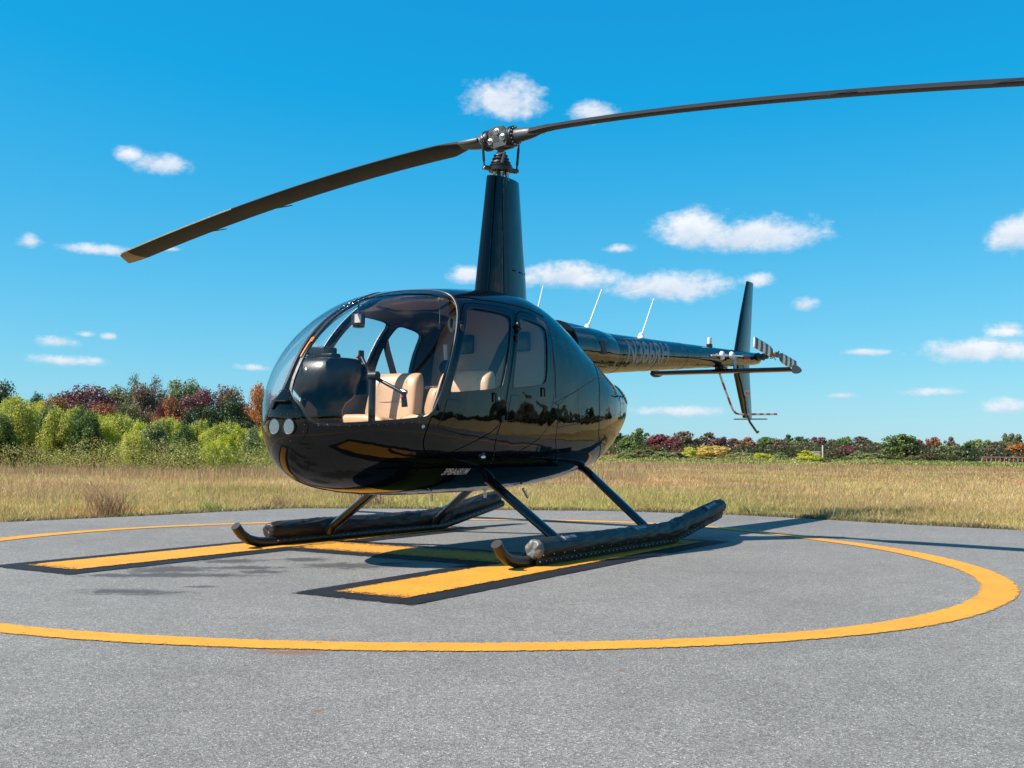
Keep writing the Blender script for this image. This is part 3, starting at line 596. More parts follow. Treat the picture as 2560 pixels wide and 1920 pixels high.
# mossy debris line along the edge
tt = rng.random(20000); i_ = rng.integers(0, 9, 20000); P_ = np.array(PAD); a_, b_ = P_[i_], P_[(i_ + 1) % len(P_)]; px = a_[:, 0] + (b_[:, 0] - a_[:, 0]) * tt + rng.normal(0, .05, 20000); py = a_[:, 1] + (b_[:, 1] - a_[:, 1]) * tt + .05 + np.abs(rng.normal(0, .12, 20000))
cx2, cy2 = px * 1.006, py * 1.006; k_ = ~in_poly(PAD, cx2 + .01 * np.sin(px * 9), cy2 + .05 * np.sin(px * 3.7) + .04 * np.sin(px * 11)); px, py = px[k_], py[k_]; cl = np.array([[.14, .09, .05], [.36, .27, .14], [.16, .19, .06]])[rng.integers(0, 3, len(px))]
tag(blades('edge_litter', px, py, rng.uniform(.015, .085, len(px)) * (.4 + fbm(px, py, 1.8, 3)), np.full(len(px), .007), cl, rng.uniform(.3, 1.2, len(px)), GM), 'brown litter and short weeds along the crumbling pad edge', 'ground cover', kind='stuff')

# ------------------------------------------------------------------ trees and shrubs
bark = pbr('bark', (.11, .085, .065), .9, bump=.5, bscale=12)
def crown_mesh(name, nleaf, leaf, blobs, seed, flat=1.0, lo=.15, sparse=0.0, upright=False, rs=1.0):
    r = np.random.default_rng(seed); C = []; Rr = []
    while len(C) < blobs:
        v = r.uniform(-1, 1, 3); v[2] = r.uniform(-1, 1)
        if v @ v > 1: continue
        cz = lo + (1 - lo) * (.5 + .5 * v[2] * .82); prof = math.sin(PI * min(1, max(0, (cz - lo) / (1 - lo) * .86 + .14))) ** .6 if not upright else (1.15 - cz)
        C.append((v[0] * .40 * prof, v[1] * .40 * prof, cz)); Rr.append(rs * r.uniform(.09, .19) * (1 - .35 * max(0, cz - .6)))
    C = np.array(C); Rr = np.array(Rr); wgt = Rr ** 2 * r.uniform(.4, 1.3, blobs); idx = r.choice(blobs, nleaf, p=wgt / wgt.sum())
    dv = r.normal(size=(nleaf, 3)); dv /= np.linalg.norm(dv, axis=1)[:, None]; rr = Rr[idx] * (r.random(nleaf) ** (.33 if not sparse else .5)) * r.uniform(.8, 1.25, nleaf)
    P = C[idx] + dv * rr[:, None] * [1, 1, (.8 if rs > .7 else 1.7) * flat]; P[:, 2] = np.maximum(P[:, 2], .01)
    nrm = dv + r.normal(size=(nleaf, 3)) * .75 + [0, 0, .35]; nrm /= np.linalg.norm(nrm, axis=1)[:, None]
    t = np.cross(nrm, r.normal(size=(nleaf, 3))); t /= np.linalg.norm(t, axis=1)[:, None]; bt = np.cross(nrm, t)
    s = leaf * r.uniform(.6, 1.35, nleaf)[:, None]
    V = np.stack([P - t * s * .5, P + bt * s * .32, P + t * s * .5, P - bt * s * .32], 1).reshape(-1, 3)
    me = mesh_np(name, V, np.arange(nleaf * 4).reshape(-1, 4)); at = me.attributes.new('rnd', 'FLOAT', 'POINT')
    cr = r.random(blobs); val = np.clip(.55 * cr[idx] + .45 * r.random(nleaf), 0, 1); at.data.foreach_set('value', np.repeat(val, 4).astype(np.float32))
    return me, C, Rr
def trunk_mesh(name, C, Rr, seed, thick=.022, multi=1):
    q = MB(); r = random.Random(seed)
    for mm in range(multi):
        ox, oy = (r.uniform(-.08, .08), r.uniform(-.08, .08)) if multi > 1 else (0, 0)
        P = [(ox * .3, oy * .3, -.03), (ox + r.uniform(-.02, .02), oy + r.uniform(-.02, .02), .25), (ox * 1.3 + r.uniform(-.04, .04), oy * 1.3 + r.uniform(-.04, .04), .55), (ox * 1.6 + r.uniform(-.05, .05), oy * 1.6, .86)]
        q.tube(P, [thick, thick * .8, thick * .5, thick * .2], 7)
    for c in C[:22]:
        z0 = max(.12, c[2] * .55); q.tube([(c[0] * .08, c[1] * .08, z0), (c[0] * .55, c[1] * .55, (z0 + c[2]) / 2 + .02), tuple(c)], [thick * .38, thick * .25, thick * .08], 5)
    me = bpy.data.meshes.new(name); me.from_pydata(q.v, [], q.f); me.update(); me.materials.append(bark); return me
KINDS = {   # unit-height prototypes
 'far0': (crown_mesh('crown', 5600, .054, 54, 1, rs=.75), .020, 1), 'far1': (crown_mesh('crown', 5600, .052, 60, 2, lo=.06, rs=.72), .02, 1), 'far2': (crown_mesh('crown', 5600, .056, 46, 3, lo=.04, rs=.8), .02, 1),
 'mid0': (crown_mesh('crown', 15000, .030, 44, 11, lo=.12), .018, 1), 'mid1': (crown_mesh('crown', 15000, .028, 52, 12, lo=.06), .018, 1), 'mid2': (crown_mesh('crown', 15000, .031, 36, 13, lo=.10), .018, 1),
 'airy': (crown_mesh('crown', 5000, .026, 40, 21, lo=.2, sparse=1), .014, 3),
 'shrub0': (crown_mesh('crown', 13000, .030, 80, 31, lo=.02, rs=.55), .010, 4), 'shrub1': (crown_mesh('crown', 13000, .028, 95, 32, lo=.0, rs=.5), .010, 4), 'shrub2': (crown_mesh('crown', 12000, .032, 70, 33, lo=.0, rs=.6, upright=True), .010, 4)}
TM = {n: trunk_mesh('trunk', v[0][1], v[0][2], 5 + i, v[1], v[2]) for i, (n, v) in enumerate(KINDS.items())}
LEAF = {
 'green': leafmat('foliage_green', [(.06, .105, .025), (.12, .185, .045), (.21, .27, .07)]),
 'dkgreen': leafmat('foliage_dark_green', [(.020, .042, .016), (.04, .075, .028), (.075, .11, .04)]),
 'olive': leafmat('foliage_olive', [(.075, .09, .035), (.15, .16, .065), (.25, .24, .10)]),
 'palegreen': leafmat('foliage_pale_green', [(.12, .16, .06), (.22, .26, .10), (.36, .38, .17)]),
 'brown': leafmat('foliage_brown', [(.09, .065, .05), (.18, .12, .08), (.19, .18, .085)]),
 'maroon': leafmat('foliage_maroon', [(.08, .035, .04), (.18, .07, .075), (.20, .12, .09)]),
 'crimson': leafmat('foliage_crimson', [(.10, .025, .03), (.20, .05, .055), (.26, .10, .09)]),
 'rust': leafmat('foliage_rust', [(.17, .06, .035), (.32, .12, .05), (.30, .19, .085)]),
 'orange': leafmat('foliage_orange', [(.28, .09, .03), (.46, .17, .045), (.42, .24, .08)]),
 'orangegreen': leafmat('foliage_orange_green', [(.10, .12, .03), (.30, .16, .05), (.38, .20, .07)]),
 'yellow': leafmat('foliage_yellow', [(.18, .20, .04), (.55, .40, .08), (.70, .52, .22)]),
 'lime': leafmat('foliage_lime', [(.24, .29, .02), (.48, .52, .05), (.78, .70, .17)], .45),
 'sapling': leafmat('foliage_sapling', [(.22, .26, .035), (.44, .46, .08), (.76, .68, .22)], .45)}
def plant(kind, leaf, x, y, height, width, label, cat, group, rot=None, name=None):
    cm = KINDS[kind][0][0]; t = empty(name or ('shrub' if cat == 'shrub' else 'tree'), (x, y, float(gz(np.float64(x), np.float64(y))) - .05), rng.uniform(0, 2 * PI) if rot is None else rot)
    c = bpy.data.objects.new('crown', cm); COL.objects.link(c); c.parent = t
    if not cm.materials: cm.materials.append(LEAF['green'])
    c.material_slots[0].link = 'OBJECT'; c.material_slots[0].material = LEAF[leaf]
    b_ = bpy.data.objects.new('trunk', TM[kind]); COL.objects.link(b_); b_.parent = t
    t.scale = (width, width, height); tag(t, label, cat, group); return t
def at(u, dist):      # direction across the photograph (0..2560) and ground distance -> place
    return (u - 1280) / 2776.8 * dist, dist
ADJ = {'green': 'green', 'dkgreen': 'dark green', 'olive': 'olive green', 'palegreen': 'pale green', 'brown': 'brownish green', 'maroon': 'maroon', 'crimson': 'crimson', 'rust': 'rust red', 'orange': 'bright orange', 'orangegreen': 'orange and green', 'yellow': 'yellow', 'lime': 'lime green', 'sapling': 'yellow-green'}
# left wood: (u, distance, top row, half width px, foliage, shape, label)
LEFT = [
 (-6, 88, 945, 52, 'dkgreen', 'mid0', 'dark green tree reaching highest at the left end of the wood'),
 (92, 104, 978, 22, 'dkgreen', 'mid1', 'small dark green treetop just right of the tall dark tree at the far left'),
 (136, 92, 984, 44, 'orangegreen', 'mid1', 'orange and green tree left of the big maroon tree'),
 (210, 98, 957, 64, 'maroon', 'mid0', 'broad dark maroon tree in the left part of the wood'),
 (285, 101, 972, 45, 'olive', 'mid2', 'olive green tree between the maroon tree and the tall airy tree'),
 (258, 86, 1002, 38, 'rust', 'mid1', 'low rust red tree in front of the olive tree on the left'),
 (318, 88, 1004, 40, 'olive', 'mid0', 'low dark olive tree in front of the airy tree'),
 (338, 100, 930, 30, 'olive', 'airy', 'tall airy tree with thin see-through crown, left one of the two'),
 (386, 102, 934, 30, 'brown', 'airy', 'tall airy tree with thin see-through crown, right one of the two'),
 (362, 96, 968, 44, 'brown', 'mid2', 'brownish tree under the two tall airy crowns'),
 (458, 104, 942, 44, 'palegreen', 'mid0', 'pale yellow-green tree right of the tall airy trees'),
 (412, 94, 1000, 22, 'crimson', 'mid1', 'small red tree in the middle of the left wood'),
 (430, 90, 995, 36, 'rust', 'mid2', 'low rust red tree below the pale green one'),
 (512, 96, 966, 48, 'maroon', 'mid1', 'dull maroon tree in the right half of the left wood'),
 (505, 86, 1010, 40, 'dkgreen', 'mid0', 'low dark green tree in front of the dull maroon one'),
 (580, 98, 960, 46, 'brown', 'mid0', 'brownish tree with rusty top next to the orange tree'),
 (588, 87, 1000, 42, 'dkgreen', 'mid2', 'dark green tree below the brownish one, next to the orange tree'),
 (645, 95, 953, 32, 'orange', 'mid1', 'bright orange tree right behind the helicopter nose'),
 (700, 96, 985, 40, 'rust', 'mid2', 'rust coloured tree hidden behind the helicopter nose'),
]
for (u, dd, vt, hw, lf_, kd, lb) in LEFT:
    x, y = at(u, dd); hz = 1112 + .0106 * (u - 1280); g = float(gz(np.float64(x), np.float64(y))); top = (hz - vt) / 2776.8 * dd + CAM_H - g
    plant(kd, lf_, x, y, top * 1.05, 3.1 * hw / 2776.8 * dd, lb, 'tree', 'autumn trees of the wood on the left')
# sapling thicket in front of the wood
r5 = random.Random(12)
def topline(u): return np.interp(u, [-80, 60, 110, 170, 205, 240, 290, 340, 420, 520, 620, 700], [1000, 992, 998, 1028, 1015, 1040, 1030, 1052, 1046, 1056, 1058, 1060])
spots_ = [(-60, 46), (-20, 41), (20, 47), (55, 42), (88, 49), (120, 44), (150, 40), (178, 48), (205, 43), (232, 50), (258, 41), (288, 46), (318, 50), (345, 42), (372, 47), (402, 44), (430, 50), (458, 42), (486, 47), (514, 51), (540, 43), (566, 48), (596, 44), (622, 50), (650, 45), (680, 48), (0, 38), (340, 39), (560, 39), (-40, 44), (40, 40), (104, 46), (134, 47), (165, 44), (192, 46), (219, 40), (246, 46), (273, 47), (302, 43), (331, 49), (358, 46), (388, 41), (416, 47), (444, 46), (472, 43), (500, 47), (527, 46), (554, 44), (581, 51), (609, 47), (636, 42), (664, 49)]
us_ = sorted(u for u, _ in spots_); NUMW = ['first', 'second', 'third', 'fourth', 'fifth', 'sixth', 'seventh', 'eighth', 'ninth', 'tenth', 'eleventh', 'twelfth', 'thirteenth', 'fourteenth', 'fifteenth', 'sixteenth', 'seventeenth', 'eighteenth']
ORD = []
for i, (u, dd) in enumerate(spots_):
    k0 = us_.index(u) + us_[:us_.index(u)].count(u) * 0; n0 = len(us_)
    third = k0 * 3 // n0; ORD.append(NUMW[min(17, k0 - third * ((n0 + 2) // 3))] + ' from left in the ' + ['left', 'middle', 'right'][third] + ' third of the thicket')
place_words = ['at the far left of the thicket', 'in the left third of the thicket', 'near the middle of the thicket', 'in the right part of the thicket', 'in the thicket close to the helicopter nose']
for i, (u, dd) in enumerate(spots_):
    x, y = at(u, dd); hz = 1112 + .0106 * (u - 1280); g = float(gz(np.float64(x), np.float64(y))); vt = float(topline(u)) + r5.uniform(-10, 16) + (24 if dd < 40 else 0)
    lf_ = ['sapling', 'lime', 'sapling', 'sapling', 'lime', 'palegreen', 'sapling', 'lime', 'green'][i % 9]; top = (hz - vt) / 2776.8 * dd + CAM_H - g
    front = 'front row' if dd < 43 else ('middle row' if dd < 47.5 else 'back row')
    plant('shrub%d' % (i % 3), lf_, x, y, top * 1.05, r5.uniform(1.2, 1.9) * 1.15, f'{ADJ[lf_]} sapling, {front}, {ORD[i]}', 'shrub', 'sapling bushes in front of the left wood')
# right: distant trees, scrub
RIGHT = [
 (1548, 290, 1078, 26, 'dkgreen', 'far0', 'dark green tree next to the helicopter cowling'), (1600, 285, 1070, 34, 'green', 'far1', 'rounded green tree right of the cowling'),
 (1568, 262, 1094, 26, 'green', 'far2', 'lower green tree beside the cowling, in front of the dark one'),
 (1658, 270, 1081, 36, 'crimson', 'far2', 'large crimson tree right of the helicopter body'), (1692, 262, 1108, 16, 'crimson', 'far1', 'small red bush at the right foot of the crimson tree'),
 (1712, 292, 1073, 33, 'brown', 'far0', 'brownish tree just right of the crimson tree'), (1772, 300, 1080, 38, 'brown', 'far1', 'brownish tree above the yellow shrub'), (1800, 288, 1088, 26, 'maroon', 'far2', 'maroon tree right of the one above the yellow shrub'),
 (1835, 300, 1092, 30, 'maroon', 'far0', 'low maroon tree under the tail skid'), (1868, 292, 1092, 32, 'rust', 'far1', 'rusty maroon tree right of the tail skid'),
 (1925, 292, 1088, 34, 'green', 'far2', 'green tree in the gap right of the tail'), (1950, 280, 1094, 26, 'brown', 'far0', 'brown tree overlapping the green one right of the tail'), (1972, 330, 1085, 20, 'dkgreen', 'far1', 'dark green crown peeping over the brown tree'),
 (2000, 335, 1087, 24, 'dkgreen', 'far0', 'second dark green crown on the skyline, right of the first'), (1990, 285, 1100, 32, 'palegreen', 'far1', 'pale green tree in front of the two dark crowns'), (2014, 280, 1098, 30, 'olive', 'far2', 'olive tree right of the pale green one'),
 (2048, 295, 1088, 28, 'maroon', 'far0', 'reddish brown tree right of the olive one'), (2082, 288, 1097, 32, 'olive', 'far1', 'dark olive tree beside the white post'), (2112, 330, 1087, 24, 'green', 'far2', 'small green crown on the skyline above the dark red tree'),
 (2122, 265, 1111, 28, 'crimson', 'far0', 'dark red tree right of the white post'), (2155, 300, 1090, 46, 'brown', 'far1', 'wide pinkish brown tree left of the big green tree'), (2198, 292, 1102, 26, 'olive', 'far0', 'olive tree touching the big green tree on its left'),
 (2252, 262, 1080, 37, 'green', 'far2', 'big rounded green tree standing out of the right wood'), (2300, 290, 1098, 22, 'maroon', 'far1', 'maroon tree right behind the big green tree'), (2336, 300, 1088, 22, 'rust', 'far0', 'rusty tree right of the big green tree'),
 (2326, 276, 1110, 28, 'brown', 'far2', 'brown bush in front of the rusty tree'), (2376, 305, 1091, 19, 'brown', 'far1', 'lone brown crown on the skyline right of the rusty tree'), (2372, 272, 1109, 34, 'palegreen', 'far0', 'willowy pale green tree right of the brown bush'),
 (2420, 270, 1107, 27, 'dkgreen', 'far1', 'dark green tree between two pale green ones'), (2435, 300, 1094, 28, 'green', 'far2', 'green tree behind the dark green one'), (2460, 284, 1095, 25, 'palegreen', 'far0', 'pale green tree right of the dark green one'),
 (2486, 278, 1103, 27, 'brown', 'far1', 'brown tree left of the small dark tree at the right'), (2512, 266, 1121, 20, 'dkgreen', 'far2', 'small dark green tree above the red and white barrier'), (2523, 310, 1078, 20, 'olive', 'far0', 'tallest olive tree near the right edge'),
 (2548, 300, 1085, 24, 'olive', 'far1', 'olive tree at the right edge on the skyline'), (2548, 276, 1103, 32, 'orange', 'far2', 'orange tree at the right edge'), (2600, 290, 1092, 40, 'maroon', 'far0', 'maroon tree just past the right edge'),
 (1500, 290, 1082, 34, 'olive', 'far1', 'olive tree mostly hidden by the helicopter cowling'), (1880, 262, 1122, 26, 'dkgreen', 'far2', 'low dark green bush below the tail skid'), (2145, 256, 1126, 26, 'palegreen', 'far1', 'pale grey-green shrub right of the dark red tree'), (2180, 254, 1130, 26, 'palegreen', 'far0', 'grey-green shrub left of the big green tree'), (2212, 256, 1134, 24, 'olive', 'far2', 'low olive shrub at the left foot of the big green tree'),
 (2100, 258, 1136, 30, 'dkgreen', 'far1', 'low dark shrub behind the white post'), (2290, 256, 1136, 24, 'olive', 'far0', 'low olive shrub at the right foot of the big green tree'),
]
for (u, dd, vt, hw, lf_, kd, lb) in RIGHT:
    x, y = at(u, dd); hz = 1112 + .0106 * (u - 1280); g = float(gz(np.float64(x), np.float64(y))); top = (hz - vt) / 2776.8 * dd + CAM_H - g
    plant(kd, lf_, x, y, top * 1.04, 3.0 * hw / 2776.8 * dd, lb, 'tree', 'autumn trees along the far side of the field')
BUSH = [(1788, 172, 1108, 40, 'yellow', 'far2', 'yellow flowering shrub below the tail skid'), (1757, 176, 1109, 22, 'yellow', 'far1', 'left lobe of yellow shrub, smaller and paler'), (1726, 170, 1112, 20, 'lime', 'far0', 'bright green bush left of the yellow shrub'), (2018, 168, 1123, 34, 'lime', 'far1', 'bright lime green bush in the open field'),
 (1610, 160, 1118, 40, 'olive', 'far0', 'olive scrub clump right of the helicopter body'), (1660, 158, 1124, 40, 'palegreen', 'far2', 'pale scrub clump below the crimson tree'), (1570, 150, 1122, 30, 'palegreen', 'far1', 'pale green scrub beside the cowling'), (1700, 150, 1130, 24, 'dkgreen', 'far1', 'small dark green shrub in front of the lime bush'),
 (1860, 165, 1128, 38, 'palegreen', 'far0', 'pale green scrub right of the yellow shrub'), (1905, 160, 1128, 30, 'lime', 'far2', 'yellowish green scrub in the middle of the field edge'), (1950, 164, 1128, 30, 'palegreen', 'far1', 'pale scrub left of the lime bush'), (2056, 172, 1140, 20, 'olive', 'far0', 'low olive scrub left of the white post'),
 (1760, 150, 1138, 30, 'palegreen', 'far2', 'low pale scrub in front of the yellow shrub'), (1820, 152, 1140, 34, 'olive', 'far0', 'low olive scrub right in front of the yellow shrub'), (1640, 146, 1138, 34, 'olive', 'far1', 'low olive scrub in front of the crimson tree')]
for (u, dd, vt, hw, lf_, kd, lb) in BUSH:
    x, y = at(u, dd); hz = 1112 + .0106 * (u - 1280); g = float(gz(np.float64(x), np.float64(y))); top = (hz - vt) / 2776.8 * dd + CAM_H - g
    plant(kd, lf_, x, y, max(.6, top), 2.5 * hw / 2776.8 * dd, lb, 'shrub', 'scrub bushes in the field')
# a continuous understorey that reads as one mass at the foot of both woods
def undergrowth(name, n, u0, u1, d0, d1, h0, h1, leaf, cols, label, grow=False):
    u = rng.uniform(u0, u1, n); dd = rng.uniform(d0, d1, n); x = (u - 1280) / 2776.8 * dd; y = dd
    hh = (h0 + (h1 - h0) * np.clip(fbm(x, y, .30 * 50 / d0, 3) * 1.9 - .35, 0, 1.3)) 
    if grow: hh = hh * (.15 + .85 * np.clip((dd - d0) / (d1 - d0), 0, 1)) * np.clip((u1 - u) / 260 + .1, 0, 1)
    z = gz(x, y) + hh * rng.random(n) ** .8; P = np.stack([x, y, z], 1)
    nrm = rng.normal(size=(n, 3)) + [0, -.4, .6]; nrm /= np.linalg.norm(nrm, axis=1)[:, None]; t = np.cross(nrm, rng.normal(size=(n, 3))); t /= np.linalg.norm(t, axis=1)[:, None]; bt = np.cross(nrm, t); s = leaf * rng.uniform(.5, 1.4, n)[:, None]
    V = np.stack([P - t * s * .5, P + bt * s * .3, P + t * s * .5, P - bt * s * .3], 1).reshape(-1, 3)
    me = mesh_np(name, V, np.arange(n * 4).reshape(-1, 4)); ca = me.color_attributes.new('col', 'FLOAT_COLOR', 'POINT')
    f = fbm(x, y, .35 * 50 / d0, 8); idx = np.clip(((f - .25) / .5 * len(cols) + rng.normal(0, .8, n)).astype(int), 0, len(cols) - 1); c = np.array(cols)[idx] * rng.uniform(.7, 1.2, (n, 1))
    c4 = np.ones((n, 4, 4), np.float32); c4[:, :, :3] = c[:, None, :]; ca.data.foreach_set('color', c4.ravel())
    return tag(link(name, me, GM), label, 'undergrowth', kind='stuff')
undergrowth('undergrowth', 110000, -160, 760, 36, 54, .1, 1.1, .050, [(.16, .22, .04), (.28, .33, .06), (.38, .36, .12), (.34, .20, .12)], 'leafy undergrowth filling the thicket in front of the left wood')
undergrowth('undergrowth', 60000, 1180, 2120, 112, 205, .2, 2.3, .20, [(.15, .19, .05), (.28, .32, .08), (.40, .38, .13), (.26, .19, .09)], 'yellow-green scrub and weeds along the middle of the far field edge', True)
undergrowth('undergrowth', 24000, 2060, 2800, 170, 215, .2, 1.0, .26, [(.12, .17, .05), (.20, .25, .07), (.42, .40, .10), (.20, .16, .08)], 'low dark green weeds along the right part of the far field edge')
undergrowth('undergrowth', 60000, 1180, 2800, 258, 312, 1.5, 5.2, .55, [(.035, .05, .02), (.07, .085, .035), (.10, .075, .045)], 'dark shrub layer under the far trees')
undergrowth('undergrowth', 40000, -260, 800, 84, 108, .6, 3.0, .19, [(.035, .045, .02), (.06, .07, .03), (.08, .055, .04)], 'dark shrub layer under the left wood')
# the wood goes on round the airfield: far rows outside the frame that the paintwork reflects
kinds_ = ['far0', 'far1', 'far2']; lfs_ = ['green', 'dkgreen', 'dkgreen', 'olive', 'brown', 'dkgreen']
for i in range(100):
    a = math.radians(38 + i * (360 - 76) / 99 + rng.uniform(-1.5, 1.5)); dd = rng.uniform(95, 125)
    x, y = dd * math.sin(a), dd * math.cos(a); lf_ = lfs_[int(rng.integers(0, 6))]
    plant(kinds_[i % 3], lf_, x, y, rng.uniform(4.0, 7.0), rng.uniform(13, 19), 'autumn tree of the wood behind the viewpoint, outside the photograph', 'tree', 'trees ringing the airfield outside the frame')
x = rng.uniform(-1, 1, 1)
M['railred'] = pbr('faded_red', (.42, .13, .09), .6)
# white post, barrier
x, y = at(2057, 240); g = float(gz(np.float64(x), np.float64(y)))
q = MB(); q.box((0, 0, 1.9), (.24, .24, 3.8), bev=.03); q.lathe((0, 0, 3.8), (0, 0, 1), [(0, .17), (.08, .17), (.12, .09)], 10); po = q.build('post', M['offwhite']); po.location = (x, y, g)
tag(po, 'thin white post standing in the scrub at the far edge of the field', 'post')
q = MB(); q.box((-.9, .2, .65), (1.6, .3, 1.3), bev=.04); q.box((-.9, .2, 1.36), (1.8, .5, .12)); cb_ = q.build('utility_box', M['offwhite']); cb_.location = (x - .5, y, g + 1.2); tag(cb_, 'small pale utility box at the foot of the white post', 'utility box')
x0, y0 = at(2455, 205); x1_, y1_ = at(2600, 205); g = float(gz(np.float64(x0), np.float64(y0)))
br_ = tag(empty('barrier', (x0, y0, g + .9)), 'long low red and white barrier in front of the trees at the right edge', 'barrier')
n_ = 26; Lb = x1_ - x0
for i in range(n_):
    q = MB(); q.box((Lb * (i + .5) / n_, 0, .78), (Lb / n_ * .96, .30, .17), bev=.03); q.build('rail', M['railred'] if i % 2 == 0 else M['rubber'], br_)
for i in range(0, n_ + 1, 2):
    q = MB(); q.box((Lb * i / n_, 0, .25), (.14, .3, .75), bev=.02); q.build('post', M['railred'] if i % 4 else M['rubber'], br_)

# polygons are (U, phi) on the fuselage surface, port side; mirror: phi -> pi - phi
def chaikin(P, n=2, closed=True):
    P = [np.array(q, float) for q in P]
    for _ in range(n):
        Q = []; m = len(P)
        for i in range(m if closed else m - 1):
            a, b = P[i], P[(i + 1) % m]; Q += [a * .75 + b * .25, a * .25 + b * .75]
        if not closed: Q = [P[0]] + Q + [P[-1]]
        P = Q
    return [tuple(q) for q in P]
def mirror(P): return [(u, PI - p) for u, p in P][::-1]
def area2(P): return sum(P[i][0] * P[(i + 1) % len(P)][1] - P[(i + 1) % len(P)][0] * P[i][1] for i in range(len(P)))
def offset(P, d):
    """offset a (U,phi) polygon by d metres outwards (metric taken at every point)"""
    sg = 1 if area2(P) > 0 else -1; Q = []; m = len(P)
    for i in range(m):
        u, p = P[i]; e = 1e-3
        su = np.linalg.norm(surf(u + e, p)[0] - surf(u - e, p)[0]) / (2 * e); sp = np.linalg.norm(surf(u, p + e)[0] - surf(u, p - e)[0]) / (2 * e)
        a = np.array(P[(i + 1) % m]) - np.array(P[i - 1]); a = a * [su, sp]; a /= np.linalg.norm(a) + 1e-9
        nrm = np.array([a[1], -a[0]]) * sg
        Q.append((u + nrm[0] * d / su, p + nrm[1] * d / sp))
    return Q
def inside(P, x, y):
    c = False; j = len(P) - 1
    for i in range(len(P)):
        xi, yi = P[i]; xj, yj = P[j]
        if (yi > y) != (yj > y) and x < (xj - xi) * (y - yi) / (yj - yi) + xi: c = not c
        j = i
    return c
def cut(bm, P):
    xs = [q[0] for q in P]; ys = [q[1] for q in P]; x0, x1, y0, y1 = min(xs), max(xs), min(ys), max(ys)
    def bb(f):
        vx = [v.co.x for v in f.verts]; vy = [v.co.y for v in f.verts]; return min(vx), max(vx), min(vy), max(vy)
    sub = {}
    for f in bm.faces:
        b = bb(f)
        if b[1] >= x0 and b[0] <= x1 and b[3] >= y0 and b[2] <= y1: sub[f] = b
    m = len(P)
    for i in range(m):
        a, c = P[i], P[(i + 1) % m]
        d = (c[0] - a[0], c[1] - a[1])
        if abs(d[0]) + abs(d[1]) < 1e-6: continue
        ax, bx = min(a[0], c[0]) - 1e-5, max(a[0], c[0]) + 1e-5; ay, by = min(a[1], c[1]) - 1e-5, max(a[1], c[1]) + 1e-5
        fs = [f for f, b in sub.items() if f.is_valid and b[1] >= ax and b[0] <= bx and b[3] >= ay and b[2] <= by]
        if not fs: continue
        geom = set(fs)
        for f in fs:
            geom.update(f.edges); geom.update(f.verts)
        nb = len(bm.faces)
        r = bmesh.ops.bisect_plane(bm, geom=list(geom), dist=1e-7, plane_co=(a[0], a[1], 0), plane_no=(d[1], -d[0], 0))
        for g in r['geom']:
            if isinstance(g, bmesh.types.BMFace): sub[g] = bb(g)
        for g in r['geom_cut']:
            if isinstance(g, bmesh.types.BMEdge):
                for f in g.link_faces: sub[f] = bb(f)
        for f in [f for f in sub if not f.is_valid]: del sub[f]
